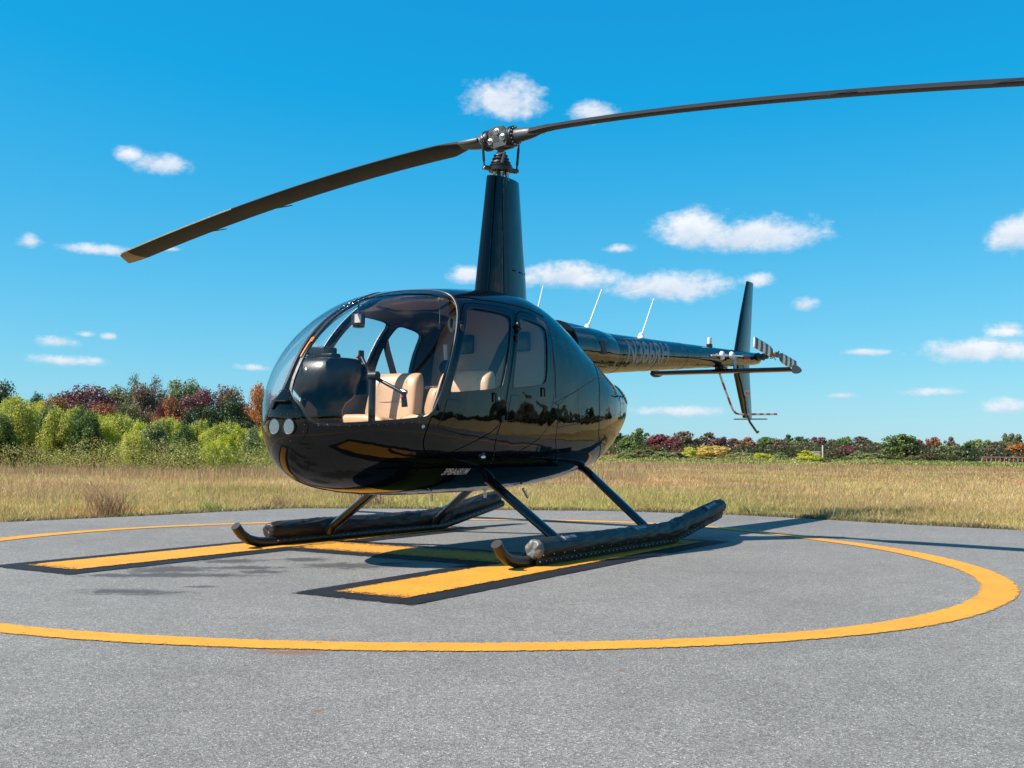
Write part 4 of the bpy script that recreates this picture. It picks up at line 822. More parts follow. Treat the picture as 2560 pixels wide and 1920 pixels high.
def patch(name, material, parent, keep=None, holes=(), off=0.0, thick=0.0, rng=(0, 1, -PI / 2, 1.5 * PI), nu=150, nv=200, rim=True):
    """part of the fuselage surface as a mesh: inside keep, outside holes, shifted by off, thickened inwards by thick"""
    if keep is not None:
        xs = [q[0] for q in keep]; ys = [q[1] for q in keep]; pad = .005
        rng = (max(0, min(xs) - pad), min(1, max(xs) + pad), min(ys) - pad, max(ys) + pad)
    a = max(2, int(nu * (rng[1] - rng[0]))); b = max(3, int(nv * (rng[3] - rng[2]) / (2 * PI)))
    bm = bmesh.new()
    us = np.linspace(rng[0], rng[1], a + 1); ps = np.linspace(rng[2], rng[3], b + 1)
    vv = [[bm.verts.new((u, p, 0)) for p in ps] for u in us]
    for i in range(a):
        for j in range(b): bm.faces.new((vv[i][j], vv[i + 1][j], vv[i + 1][j + 1], vv[i][j + 1]))
    polys = ([keep] if keep is not None else []) + list(holes)
    for P in polys: cut(bm, P)
    kill = []
    bbs = [(min(q[0] for q in P), max(q[0] for q in P), min(q[1] for q in P), max(q[1] for q in P)) for P in holes]
    for f in bm.faces:
        c = f.calc_center_median()
        if keep is not None and not inside(keep, c.x, c.y): kill.append(f); continue
        for P, q in zip(holes, bbs):
            if q[0] <= c.x <= q[1] and q[2] <= c.y <= q[3] and inside(P, c.x, c.y): kill.append(f); break
    bmesh.ops.delete(bm, geom=kill, context='FACES')
    bmesh.ops.triangulate(bm, faces=[f for f in bm.faces if len(f.verts) > 4])
    vs_ = list(bm.verts); ix = {v: i for i, v in enumerate(vs_)}
    uv = np.array([(v.co.x, v.co.y) for v in vs_]); P3, N3 = surf(uv[:, 0], uv[:, 1]); nb = len(vs_)
    V = [tuple(q) for q in P3 + N3 * off]; nrm = [tuple(q) for q in N3]
    F = [[ix[v] for v in f.verts] for f in bm.faces]
    # outward winding
    c0 = [np.dot(np.cross(np.subtract(V[f[1]], V[f[0]]), np.subtract(V[f[2]], V[f[0]])), nrm[f[0]]) for f in F[:200]]
    if sum(1 if q > 0 else -1 for q in c0) < 0: F = [f[::-1] for f in F]
    if thick > 0:
        low = P3 + N3 * (off - thick); m2 = {}
        def lo(i):
            if i not in m2: m2[i] = len(V); V.append(tuple(low[i]))
            return m2[i]
        be = {}
        for f in F:
            for i in range(len(f)):
                x, y = f[i], f[(i + 1) % len(f)]
                if (y, x) in be: del be[(y, x)]
                else: be[(x, y)] = 1
        rimf = [[y, x, lo(x), lo(y)] for x, y in be]
        dn = [[lo(i) for i in reversed(f)] for f in F] if rim == 'full' else []
        F = F + rimf + dn
    bm.free()
    me = bpy.data.meshes.new(name); me.from_pydata(V, [], F); me.update(); smooth(me)
    ln = []
    for p in me.polygons:
        vs = list(p.vertices); up = all(i < nb for i in vs); dn_ = all(i >= nb for i in vs)
        for i in vs: ln.append(nrm[i] if up else ((0, 0, 0) if dn_ else tuple(p.normal)))
    me.normals_split_custom_set(ln)
    return link(name, me, material, parent)

# ---- outlines
WS = chaikin(FEAT['windshield'], 2); DF = chaikin(FEAT['door_front'], 1); DR = chaikin(FEAT['door_rear'], 1)
WF = chaikin(FEAT['win_front'], 2); WR = chaikin(FEAT['win_rear'], 2)
WSm, DFm, DRm, WFm, WRm = map(mirror, (WS, DF, DR, WF, WR))

HX, HY, YAW = -0.1082, 8.6357, 0.9968
heli = tag(empty('helicopter', (HX, HY, 0), PI + YAW), 'glossy black four seat helicopter parked on the painted letter of the helipad', 'helicopter')

doors = []
body = patch('fuselage', M['black'], heli, holes=[offset(P, .0055) for P in (DF, DR, DFm, DRm)] + [WS, WSm], thick=.018, nu=190, nv=230)
for side, (wsP, dfP, drP, wfP, wrP) in enumerate(((WS, DF, DR, WF, WR), (WSm, DFm, DRm, WFm, WRm))):
    g = patch('windscreen', M['glass'], heli, keep=offset(wsP, .012), off=-.002, thick=.003, rim='full', nu=170, nv=230)
    # black frame proud of the acrylic
    fr = patch('windscreen_frame', M['satin'], g, keep=offset(wsP, .013), holes=[offset(wsP, -.006)], off=.0025, thick=.004, nu=170, nv=230)
    for (dP, wP, nm) in ((dfP, wfP, 0), (drP, wrP, 1)):
        d = patch('door', M['black'], heli, keep=offset(dP, -.002), holes=[wP], off=.0015, thick=.022, nu=190, nv=230)
        wn = patch('window', M['glass2'], d, keep=offset(wP, .008), off=-.004, thick=.003, rim='full', nu=150, nv=200)
        sl = patch('window_seal', M['trim'], d, keep=offset(wP, .010), holes=[offset(wP, -.004)], off=.003, thick=.003, nu=150, nv=200)
        li = patch('inner_lining', M['satin'], d, keep=offset(dP, -.02), holes=[offset(wP, .012)], off=-.024, nu=90, nv=120)
        doors.append((d, side, nm))
def on(u, p, off=0.0):
    P, N = surf(float(u), float(p)); return Vector(P + N * off), Vector(N)
def sidepts(P, side): return P if side == 0 else [(u, PI - p) for u, p in P]
def polytube(mb, P, r, off=.001, n=6, dens=.02, closed=False):
    pts = []
    Q = list(P) + ([P[0]] if closed else [])
    for a, b in zip(Q[:-1], Q[1:]):
        A = on(*a)[0]; B = on(*b)[0]; k = max(1, int((A - B).length / dens))
        for i in range(k): pts.append(on(a[0] + (b[0] - a[0]) * i / k, a[1] + (b[1] - a[1]) * i / k, off)[0])
    pts.append(on(*Q[-1], off)[0])
    mb.tube(pts, r, n=n); return mb
def rivet_row(mb, P, step, r=.0036, off=.0, closed=False, shift=0.0):
    Q = list(P) + ([P[0]] if closed else []); carry = step / 2
    for a, b in zip(Q[:-1], Q[1:]):
        A = on(*a)[0]; B = on(*b)[0]; L = (A - B).length
        while carry < L:
            t = carry / L; c, n = on(a[0] + (b[0] - a[0]) * t, a[1] + (b[1] - a[1]) * t, off)
            t1 = n.orthogonal().normalized(); t2 = n.cross(t1)
            V = [c + t1 * r, c + t2 * r, c - t1 * r, c - t2 * r, c + n * r * .6]
            V = [c + (t1 * math.cos(k * PI / 3) + t2 * math.sin(k * PI / 3)) * r for k in range(6)] + [c + n * r * .7]
            mb.add(V, [(k, (k + 1) % 6, 6) for k in range(6)]); carry += step
        carry -= L
    return mb
# ---- panel joints, rivets (one joined part), cowlings
rv = MB(); se = MB()
for side in (0, 1):
    F = lambda k: sidepts(FEAT[k], side)
    for k in ('seam_diag', 'seam_v1', 'seam_v2', 'seam_v3', 'seam_rearpost', 'under_seam'):
        P = F(k)[:-1] if k == 'seam_diag' else F(k)
        polytube(se, P, .0030, off=.0002, n=5)
        Pq = [(u + .004, p) for u, p in P] if k in ('seam_v1', 'seam_v3', 'seam_rearpost') else [(u, p - .02) for u, p in P]
        rivet_row(rv, Pq, .032 if k != 'seam_rearpost' else .028, .0050)
        if k in ('seam_rearpost', 'seam_diag'): rivet_row(rv, [(u - .004, p + (.03 if k == 'seam_diag' else 0)) for u, p in P], .04, .0050)
    polytube(se, [(u, p - .0) for u, p in F('waist')], .0025, off=.0004, n=5)
    rivet_row(rv, [(u, p - .03 if side == 0 else p + .03) for u, p in F('waist')], .06, .0052)
    ws = (WS, WSm)[side]
    rivet_row(rv, offset(ws, .0065), .055, .0030, off=.003, closed=True)
    df = (DF, DFm)[side]; dr = (DR, DRm)[side]
    polytube(se, offset(F('vent_front'), 0), .0022, off=.0012, n=5, closed=True)
    polytube(se, offset(F('vent_rear'), 0), .0022, off=.0012, n=5, closed=True)
tag(se.build('panel_joints', M['trim'], heli, ang=None), kind='stuff')
tag(rv.build('rivets', M['rivet'], heli, ang=None, recalc=False), kind='stuff')
for side in (0, 1):
    v1, v2, dg, v3 = (sidepts(FEAT[k], side) for k in ('seam_v1', 'seam_v2', 'seam_diag', 'seam_v3'))
    access = [v1[1], dg[1], dg[2], v2[0], v2[1], v2[2]]
    patch('access_door', M['black'], heli, keep=offset(access, -.004), off=.0022, thick=.002, nu=150, nv=200)
    # vent flaps of the doors stand slightly proud
    for k, i in (('vent_front', 0), ('vent_rear', 1)):
        patch('vent_flap', M['black'], [d for d, s_, n_ in doors if s_ == side and n_ == i][0], keep=offset(sidepts(FEAT[k], side), -.004), off=.0038, thick=.002, nu=150, nv=200)
    # louvred grille at the back of the cowling
    th = 1 if side == 0 else -1
    G = sidepts([(.735, .66), (.80, .66), (.835, .30), (.845, .06), (.80, .05), (.765, .36)], side)
    gr = patch('cooling_grille', M['grille'], heli, keep=chaikin(G, 1), off=.002, thick=.002, nu=120, nv=160)
    for i in range(6):
        p_ = .13 + i * .092
        u0, u1 = .800 - .011 * i, .842 - .007 * i
        A = [on(*sidepts([(u0 + (u1 - u0) * t / 8, p_)], side)[0], .003)[0] for t in range(9)]
        mbl = MB(); mbl.tube(A, .006, n=6, flat=.5); mbl.build('slat', M['black'], gr)
    # gutter above the doors
    gm = MB(); polytube(gm, [(u, p + (.05 if side == 0 else -.05)) for u, p in sidepts(FEAT['shoulder'], side)], .004, off=.002, n=6); gm.build('rain_gutter', M['black'], heli)
    # pale rear edge seal of the windscreen
    es = MB(); es_p = offset((WS, WSm)[side], -.008)
    n_ = len(es_p); idx = [i for i in range(n_) if es_p[i][0] > .27]
    if side == 0: run = [es_p[i] for i in idx]
    else: run = [es_p[i] for i in idx]
    polytube(es, run, .0032, off=.001, n=6); es.build('windscreen_seal', M['rubber'], heli)
for d, side, nm in doors:
    mi = sidepts(FEAT['misc'], side)
    c, n = on(*mi[nm], .004)
    hm = MB(); R = Matrix.Identity(3)
    hm.box(c + n * .012 + Vector((0, 0, -.012)), (.012, .012, .055), bev=.003); hm.box(c + n * .006 + Vector((0, 0, .020)), (.03, .014, .012), bev=.003)
    hm.build('door_latch', M['dark'], d)
    if nm == 0:
        c, n = on(*mi[2], .001); k_ = MB(); k_.lathe(c, n, [(0, .013), (.004, .013), (.006, .010)], 14); k_.build('key_lock', M['steel'], d)
    for q in ((3, 4) if nm == 0 else (5, 6)):
        c, n = on(*mi[q], .003); h_ = MB(); h_.box(c + n * .004, (.028, .014, .045), bev=.003); h_.tube([c + n * .01 + Vector((0, 0, -.024)), c + n * .01 + Vector((0, 0, .024))], .005, 8); h_.build('hinge', M['dark'], d)
# side position lamp
for side in (0, 1):
    c, n = on(*sidepts(FEAT['misc'], side)[7], -.01)
    q = MB(); q.lathe(c, n, [(0, .03), (.012, .03), (.014, .024)], 18); lm = q.build('position_lamp', M['trim'], heli)
    q = MB(); q.sphere(c + n * .018, .017, 12, (1.4, 1, 1)); q.build('lens', M['chrome'], lm)
    c, n = on(*sidepts(FEAT['misc'], side)[8], -.004)
    q = MB(); q.lathe(c, n, [(0, .014), (.008, .013), (.012, .008)], 14); q.build('static_port', M['steel'], heli)

# ---- nose plate with two landing lamps and air intake
def nose_x(y, z):
    lo, hi = 0.0, .35
    for _ in range(34):
        u = (lo + hi) / 2; wv = float(W_(u)); zw = float(ZW(u)); h = float(ZT(u)) - zw if z > zw else zw - float(ZB(u)); n = float(NT_(u)) if z > zw else float(NB(u))
        f = (abs(y) / max(wv, 1e-4)) ** n + (abs(z - zw) / max(h, 1e-4)) ** n - 1
        if f > 0: lo = u
        else: hi = u
    return float(U2x(hi))
def nose_patch(name, poly, off, thick, parent, m, holes=(), nx=46, nz=46):
    P = poly; x0, x1, y0, y1 = min(q[0] for q in P), max(q[0] for q in P), min(q[1] for q in P), max(q[1] for q in P)
    bm = bmesh.new(); V = [[bm.verts.new((x0 + (x1 - x0) * i / nx, y0 + (y1 - y0) * j / nz, 0)) for j in range(nz + 1)] for i in range(nx + 1)]
    for i in range(nx):
        for j in range(nz): bm.faces.new((V[i][j], V[i + 1][j], V[i + 1][j + 1], V[i][j + 1]))
    for Q in [P] + list(holes): cut(bm, Q)
    kill = [f for f in bm.faces if (lambda c: not inside(P, c.x, c.y) or any(inside(h, c.x, c.y) for h in holes))(f.calc_center_median())]
    bmesh.ops.delete(bm, geom=kill, context='FACES')
    ext = [e for e in bm.edges if len(e.link_faces) == 1]
    for v in bm.verts:
        y, z = v.co.x, v.co.y; v.co = (nose_x(y, z) + off, y, z)
    if thick: 
        r = bmesh.ops.extrude_edge_only(bm, edges=ext)
        for v in [g for g in r['geom'] if isinstance(g, bmesh.types.BMVert)]: v.co.x -= thick
    me = bpy.data.meshes.new(name); bmesh.ops.recalc_face_normals(bm, faces=bm.faces); bm.to_mesh(me); bm.free(); smooth(me, 35)
    return link(name, me, m, parent)
half = [(0.0, 1.085), (.028, 1.075), (.06, 1.035), (.115, .97), (.155, .90), (.175, .86), (.165, .815), (.135, .775), (.07, .755), (0, .75)]
plate_poly = half + [(-y, z) for y, z in half[-2:0:-1]]
LY, LZ, LR = .060, .852, .048
circ_ = lambda cy, cz, r, n=28: [(cy + r * math.cos(2 * PI * i / n), cz + r * math.sin(2 * PI * i / n)) for i in range(n)]
intake = [(-.05, 1.0), (.05, 1.0), (.085, .955), (-.085, .955)]
plate = nose_patch('nose_plate', plate_poly, .006, .012, heli, M['black'], holes=[circ_(LY, LZ, LR + .003), circ_(-LY, LZ, LR + .003), intake])
q = MB()
for y, z in plate_poly:
    yy, zz = y * .9, .9 + (z - .9) * .93; q.sphere((nose_x(yy, zz) + .007, yy, zz), .0042, 8)
for y in (-.11, -.055, 0, .055, .11): q.sphere((nose_x(y, .925) + .007, y, .925), .0042, 8)
tag(q.build('plate_screws', M['dark'], plate), kind='stuff')
q = MB(); xi = nose_x(0, .98)
q.add([(xi + .012, -.052, 1.002), (xi + .012, .052, 1.002), (xi + .004, .087, .955), (xi + .004, -.087, .955), (xi - .07, -.05, 1.0), (xi - .07, .05, 1.0), (xi - .07, .085, .955), (xi - .07, -.085, .955)],
      [(0, 1, 5, 4), (3, 7, 6, 2), (0, 4, 7, 3), (1, 2, 6, 5), (4, 5, 6, 7)])
q.box((xi + .012, 0, 1.006), (.05, .112, .006)); q.build('air_intake', M['satin'], plate)
for s_ in (1, -1):
    cx = nose_x(LY * 1.0, LZ) - .004
    q = MB(); q.lathe((cx - .05, s_ * LY, LZ), (1, 0, 0), [(0, .012), (.012, .03), (.03, .040), (.05, .0465), (.062, .048)], 28)
    lamp = q.build('landing_lamp', M['reflector'], plate)
    q = MB(); q.lathe((cx - .004, s_ * LY, LZ), (1, 0, 0), [(0, .0475), (.016, .0515), (.02, .050), (.02, .045), (.012, .0445)], 30); q.build('bezel', M['dark'], lamp)
    q = MB(); q.lathe((cx + .002, s_ * LY, LZ), (1, 0, 0), [(0, .046), (.006, .045), (.012, .035), (.016, .02), (.017, .002)], 30); q.build('lens', M['lens'], lamp)
    q = MB(); q.sphere((cx - .02, s_ * LY, LZ), .010, 10); q.build('bulb', M['offwhite'], lamp)
    q = MB()
    for k in range(-3, 4): 
        hh = math.sqrt(max(0, .040 ** 2 - (k * .012) ** 2)); q.box((cx - .004, s_ * LY + k * .012, LZ), (.0016, .0010, 2 * hh))
    q.build('lens_ribs', M['chrome'], lamp)

# ---- text on curved surfaces
def text_mesh(txt, height, width=None, shear=0.0, bold=.0, step=None):
    c = bpy.data.curves.new('lettering', 'FONT'); c.body = txt; c.size = 1.0; c.shear = shear; c.offset = bold; c.resolution_u = 4; c.align_x = 'LEFT'
    o = bpy.data.objects.new('tmp', c); COL.objects.link(o); bpy.context.view_layer.update()
    dg = bpy.context.evaluated_depsgraph_get(); me = bpy.data.meshes.new_from_object(o.evaluated_get(dg)); bpy.data.objects.remove(o)
    xs = [v.co.x for v in me.vertices]; ys = [v.co.y for v in me.vertices]; x0, x1, y0, y1 = min(xs), max(xs), min(ys), max(ys)
    k = height / (y1 - y0); kx = (width / (x1 - x0)) if width else k
    bm = bmesh.new(); bm.from_mesh(me)
    for v in bm.verts: v.co = ((v.co.x - x0) * kx, (v.co.y - y0) * k, 0)
    if step:
        for ax, L in ((0, (x1 - x0) * kx), (1, height)):
            t = step
            while t < L:
                bmesh.ops.bisect_plane(bm, geom=bm.verts[:] + bm.edges[:] + bm.faces[:], plane_co=(t, 0, 0) if ax == 0 else (0, t, 0), plane_no=(1, 0, 0) if ax == 0 else (0, 1, 0)); t += step
    bmesh.ops.triangulate(bm, faces=bm.faces); bm.to_mesh(me); bm.free(); return me
def map_mesh(me, fn):
    for v in me.vertices: v.co = fn(v.co.x, v.co.y)
    me.update(); return me
# registration on the belly
me = text_mesh('3PBA681M', .056, .25, .14, .018, .03)
def f_(x, y):
    X_, Z_ = 1.385 - x, .56 + y * .8
    u, p_ = inv(X_, Z_); return on(u, p_, .0045)[0]
link('registration_lettering', map_mesh(me, f_), M['textsilver'], heli)

# ---- interior
def lining_poly(): return None
patch('headliner', M['liner'], heli, rng=(float(x2U(1.62)), float(x2U(-.05)), .93, PI - .93), holes=[offset(P, .02) for P in (WS, WSm)], off=-.042, nu=60, nv=90)
patch('cabin_lining', M['satin'], heli, rng=(.02, float(x2U(-.05)), -PI / 2, 1.5 * PI), holes=[offset(P, .02) for P in (WS, WSm)] + [offset(P, .012) for P in (WF, WR, WFm, WRm)], off=-.036, nu=80, nv=120)
ub = float(x2U(.07)); ring = [on(ub, 2 * PI * i / 64, -.03)[0] for i in range(64)]
q = MB(); q.add(ring, [tuple(range(64))]); bulk = q.build('rear_bulkhead', M['liner'], heli, ang=None)
q = MB(); q.box((.088, -.26, 1.54), (.02, .16, .15), bev=.02); q.box((.088, .26, 1.54), (.02, .16, .15), bev=.02); q.build('bulkhead_grille', M['trim'], bulk)
q = MB(); fl = [on(float(x2U(x)), 0)[0] for x in (2.15, 1.8, 1.4, .8, .2, -.03)]
V = [(2.12, 0, .62)]; 
for x, yv in ((2.0, .34), (1.8, .44), (1.4, .54), (.8, .575), (.2, .57), (-.03, .55)): V.append((x, yv, .60))
for x, yv in ((-.03, -.55), (.2, -.57), (.8, -.575), (1.4, -.54), (1.8, -.44), (2.0, -.34)): V.append((x, yv, .60))
q.add(V, [tuple(range(len(V)))]); q.build('cabin_floor', M['carpet'], heli, ang=None)
# seats
def seat(x0, yc, wid, bottom=.86, topz=1.27, rear=False):
    s_ = empty('seat', (0, 0, 0), parent=heli)
    # back cushion: rounded slab built as a loft of superellipse sections, tapering to the shoulders
    q = MB(); secs = []
    for t in [0, .03, .10, .25, .45, .65, .82, .93, .985, 1.0]:
        z = .80 + (topz - .80) * t; wv = wid / 2 * (1.0 - .20 * max(0, t - .30) ** 1.4); th = .055
        k = math.sqrt(max(0.02, 1 - max(0, (t - .82) / .18) ** 2)) if t > .82 else (1 if t > .05 else .75 + 5 * t)
        xx = x0 + .10 * (1 - t) ** 1.1 + .0; sec = []
        for i in range(36):
            a = 2 * PI * i / 36; c_, s2 = math.cos(a), math.sin(a)
            yy = wv * (0.93 + .07 * k) * math.copysign(abs(c_) ** .45, c_) ; xb = th * k * math.copysign(abs(s2) ** .7, s2)
            bol = .022 * (1 if .55 < abs(yy) / wv < .97 else 0) * (s2 > 0) * k
            sec.append((xx + xb + bol, yc + yy, z))
        secs.append(sec)
    q.loft(secs); b_ = q.build('backrest', M['leather'], s_, ang=60)
    md = b_.modifiers.new('sub', 'SUBSURF'); md.levels = 1; md.render_levels = 1
    q = MB()
    for yy in (-.62, .62):
        q.tube([(x0 + .10 * (1 - t) ** 1.1 + .064 - .03 * (t > .95), yc + yy * wid / 2 * (1 - .2 * max(0, t - .3) ** 1.4) * (1 - .1 * t), .80 + (topz - .80) * t) for t in np.linspace(.05, .97, 9)], .0032, 6)
    q.tube([(x0 + .10 * (.45) ** 1.1 + .058, yc + a * wid / 2 * .60, .80 + (topz - .80) * .55) for a in np.linspace(-1, 1, 5)], .003, 6)
    q.build('seam_piping', M['leather2'], s_)
    q = MB(); secs = []
    for t in [0, .04, .15, .5, .85, .96, 1.0]:
        x = x0 + .06 + .42 * t; k = .7 if t in (0, 1.0) else 1; sec = []
        for i in range(28):
            a = 2 * PI * i / 28; c_, s2 = math.cos(a), math.sin(a)
            yy = wid / 2 * (.9 + .1 * k) * math.copysign(abs(c_) ** .5, c_); zz = .07 * k * math.copysign(abs(s2) ** .7, s2)
            sec.append((x, yc + yy, bottom - .06 + .05 * t + zz))
        secs.append(sec)
    q.loft(secs); q.build('seat_cushion', M['leather'], s_, ang=60)
    q = MB(); q.box((x0 + .25, yc, .69), (.44, wid * .92, .19), bev=.02); q.build('seat_base', M['carpet'], s_)
    return s_
seat(.84, .31, .49, .90); seat(.84, -.31, .49, .90)
seat(.16, .30, .50, .84, 1.22); seat(.16, -.30, .50, .84, 1.22)
# instrument console
q = MB(); secs = []
for t, hw, z, xf, xb in [(0, .075, .62, 1.88, 1.74), (.3, .075, .97, 1.90, 1.74), (.34, .10, 1.015, 1.95, 1.72), (.40, .17, 1.045, 2.01, 1.70), (.6, .215, 1.10, 2.045, 1.69), (.8, .245, 1.19, 2.055, 1.68), (.93, .24, 1.265, 2.03, 1.67), (.98, .225, 1.288, 2.00, 1.68), (1, .20, 1.297, 1.975, 1.70)]:
    sec = []; xm, hx = (xf + xb) / 2, (xf - xb) / 2
    for i in range(36):
        a = 2 * PI * i / 36; c_, s2 = math.cos(a), math.sin(a)
        sec.append((xm + hx * math.copysign(abs(c_) ** .75, c_), -.09 + hw * math.copysign(abs(s2) ** .6, s2), z))
    secs.append(sec)
secs = [[(x, -.09 + (y + .09) * .88, z) for x, y, z in sc] for sc in secs]; q.loft(secs); con = q.build('instrument_console', M['panelplastic'], heli, ang=50)
q = MB()
for r_ in range(2):
    for k in range(3): q.box((2.0 - .03 * r_, -.20 + .06 * k, 1.302), (.012, .045, .006))
q.build('vent_slots', M['trim'], con)
q = MB(); q.box((1.86, -.13, 1.33), (.13, .15, .085), bev=.012); q.box((1.90, -.02, 1.31), (.09, .10, .03), bev=.01); q.build('avionics_box', M['trim'], con)
q = MB(); q.tube([(1.93, -.18, 1.33), (2.0, -.18, 1.33), (2.05, -.16, 1.30), (2.08, -.14, 1.22)], .007, 8); q.build('cable', M['trim'], con)
q = MB(); q.box((1.68, -.09, 1.17), (.01, .38, .2)); q.build('instrument_face', M['trim'], con)
# T-bar cyclic
cy = empty('cyclic_stick', parent=heli)
q = MB(); q.tube([(1.45, -.05, .60), (1.45, -.05, 1.21)], .024, 14); q.lathe((1.45, -.05, .60), (0, 0, 1), [(0, .06), (.22, .05), (.30, .035)], 16); q.build('post', M['satin'], cy)
q = MB(); q.tube([(1.40, -.19, 1.345), (1.42, -.10, 1.22), (1.44, -.05, 1.205), (1.41, .18, 1.095)], .013, 10); q.sphere((1.45, -.05, 1.21), .034, 12); q.lathe((1.455, -.10, 1.21), (0, 1, 0), [(0, .03), (.10, .03)], 14); q.build('cross_bar', M['satin'], cy)
q = MB(); q.tube([(1.39, -.205, 1.31), (1.40, -.195, 1.39)], [.022, .019], 12); q.tube([(1.41, .185, 1.10), (1.40, .19, 1.0)], [.017, .021], 12); q.build('hand_grip', M['trim'], cy)
q = MB(); q.lathe((1.40, .165, 1.105), (0, 1, -.3), [(0, .019), (.035, .019)], 12); q.build('grip_collar', M['steel'], cy)
q = MB(); q.sphere((1.415, -.215, 1.345), .011, 8); q.sphere((1.43, .19, 1.065), .011, 8); q.build('push_button', M['redplastic'], cy)
# belts
for s_ in (1, -1):
    bl = empty('seat_belt', parent=heli)
    q = MB(); q.tube([(.655, s_ * .60, 1.59), (.68, s_ * .585, 1.565), (.72, s_ * .52, 1.44), (.74, s_ * .44, 1.265), (.77, s_ * .37, 1.125), (.80, s_ * .32, 1.02)], .036, 8, flat=.12, up=(.5, -s_ * .8, 0)); q.build('webbing', M['belt'], bl)
    q = MB(); q.box((.83, s_ * .31, .99), (.05, .035, .09), bev=.008); q.sphere((.655, s_ * .60, 1.60), .022, 10); q.build('buckle', M['trim'], bl)
    q = MB(); q.box((.86, s_ * .31, .97), (.014, .026, .03), bev=.003); q.build('release_button', M['redplastic'], bl)
# overhead hatch, grab handle, compass lamp on the centre strip, chain
q = MB(); q.box((.95, -.02, 1.80), (.30, .17, .02), Matrix.Rotation(.12, 3, 'Y'), bev=.006); q.build('overhead_panel', M['trim'], heli)
q = MB(); q.tube([(1.22, -.15, 1.775), (1.10, .06, 1.79), (1.02, .16, 1.795), (.99, .02, 1.80), (1.12, -.16, 1.79), (1.22, -.15, 1.775)], .006, 6); q.build('sun_visor_frame', M['offwhite'], heli)
q = MB(); q.tube([(.66, .12, 1.84), (.78, -.02, 1.72), (.95, -.22, 1.70), (1.05, -.36, 1.74)], .011, 8); q.build('roof_handle', M['trim'], heli)
q = MB(); q.box((1.64, -.02, 1.57), (.06, .075, .075), bev=.008); q.box((1.60, -.05, 1.545), (.06, .06, .05), bev=.008); q.tube([(1.64, -.02, 1.60), (1.66, 0, 1.69)], .008, 6); cmp_ = q.build('compass', M['trim'], heli)
q = MB(); q.box((1.673, .005, 1.572), (.006, .05, .055)); q.build('dial', M['decal'], cmp_)
q = MB()
for i in range(14): q.sphere((.80, .02, 1.78 - i * .0115), .0042, 6)
q.build('bead_chain', M['chrome'], heli)
q = MB(); q.tube([(.80, .02, 1.62), (.80, .02, 1.585)], .009, 8); q.build('chain_pull', M['trim'], heli)
# thing hung in the cabin: headset
hd = tag(empty('headset', (HX, HY, 0), PI + YAW), 'grey pilot headset hanging from the cabin roof behind the windscreen', 'headset')
q = MB(); q.tube([(.98, .29, 1.74), (.98, .30, 1.70), (1.0, .31, 1.66)], .007, 8); q.tube([(1.0 + .075 * math.sin(a), .30 + .05 * math.cos(a), 1.64 + .06 * math.cos(a)) for a in np.linspace(-1.5, 1.5, 9)], .008, 8); q.build('headband', M['trim'], hd)
q = MB(); q.sphere((1.03, .31, 1.585), .054, 18, (.55, .85, 1.1)); q.build('ear_cup', M['earcup'], hd); q = MB(); q.sphere((.97, .30, 1.60), .050, 14, (.6, .8, 1.05)); q.build('ear_cup', M['earcup'], hd)
q = MB(); q.sphere((1.062, .315, 1.585), .016, 12, (.5, .8, 2.2)); q.tube([(1.04, .32, 1.56), (1.05, .34, 1.46), (1.04, .34, 1.38), (1.05, .335, 1.33)], [.004, .010, .008, .004], 8); q.build('microphone_boom', M['trim'], hd)
# second headset and harness clutter on the rear seat
hd2 = tag(empty('headset', (HX, HY, 0), PI + YAW), 'dark headset with silver hardware resting between the front seats', 'headset')
q = MB(); q.lathe((.70, .02, 1.31), (1, .4, 0), [(0, .05), (.02, .056), (.035, .045)], 18); q.lathe((.66, -.02, 1.20), (1, .2, .1), [(0, .04), (.02, .045), (.03, .03)], 16); q.build('ear_cup', M['belt'], hd2)
q = MB(); q.tube([(.70, .0, 1.48), (.68, -.01, 1.40), (.70, .02, 1.31), (.66, -.02, 1.2)], .014, 8); q.build('headband', M['offwhite'], hd2)
q = MB(); q.tube([(.80, -.10, 1.165), (.80, .02, 1.17)], .008, 8); q.build('mount_bar', M['chrome'], hd2)
# orange flag strip on the centre strip
q = MB(); a_ = on(.118, PI / 2 - .09, .006)[0]; b_ = on(.15, PI / 2 - .06, .006)[0]
q.tube([on(.118 + .034 * t, PI / 2 - .06 + .0 * t, .008)[0] for t in np.linspace(0, 1, 6)], .0055, 6)
q.tube([on(.150 + .004 * math.sin(a), PI / 2 - .075 + .02 * math.cos(a), .010)[0] for a in np.linspace(0, 2 * PI, 10)], .0045, 6); q.build('safety_tag', M['orange'], heli)

# ---- mast fairing
def teardrop(cx, z, chord, hw, n=40):
    P = []
    for i in range(n):
        a = 2 * PI * i / n; t = (1 - math.cos(a)) / 2      # 0 = nose (front)
        y = hw * 1.02 * (2.6 * math.sqrt(max(t, 0)) * (1 - t) ** .9 * .62 + .28 * math.sqrt(t) * math.sqrt(max(0, 1 - t ** 4)))
        P.append((cx + chord * (.5 - t), math.copysign(y, math.sin(a)) if 0 < i < n and abs(math.sin(a)) > 1e-6 else 0.0, z))
    return P
q = MB(); secs = []
for t in np.linspace(0, 1, 9):
    z = 1.80 + (2.845 - 1.80) * t; fx = .315 - .152 * t; bx = -.415 + .150 * t
    secs.append(teardrop((fx + bx) / 2, z, fx - bx, .135 - .053 * t))
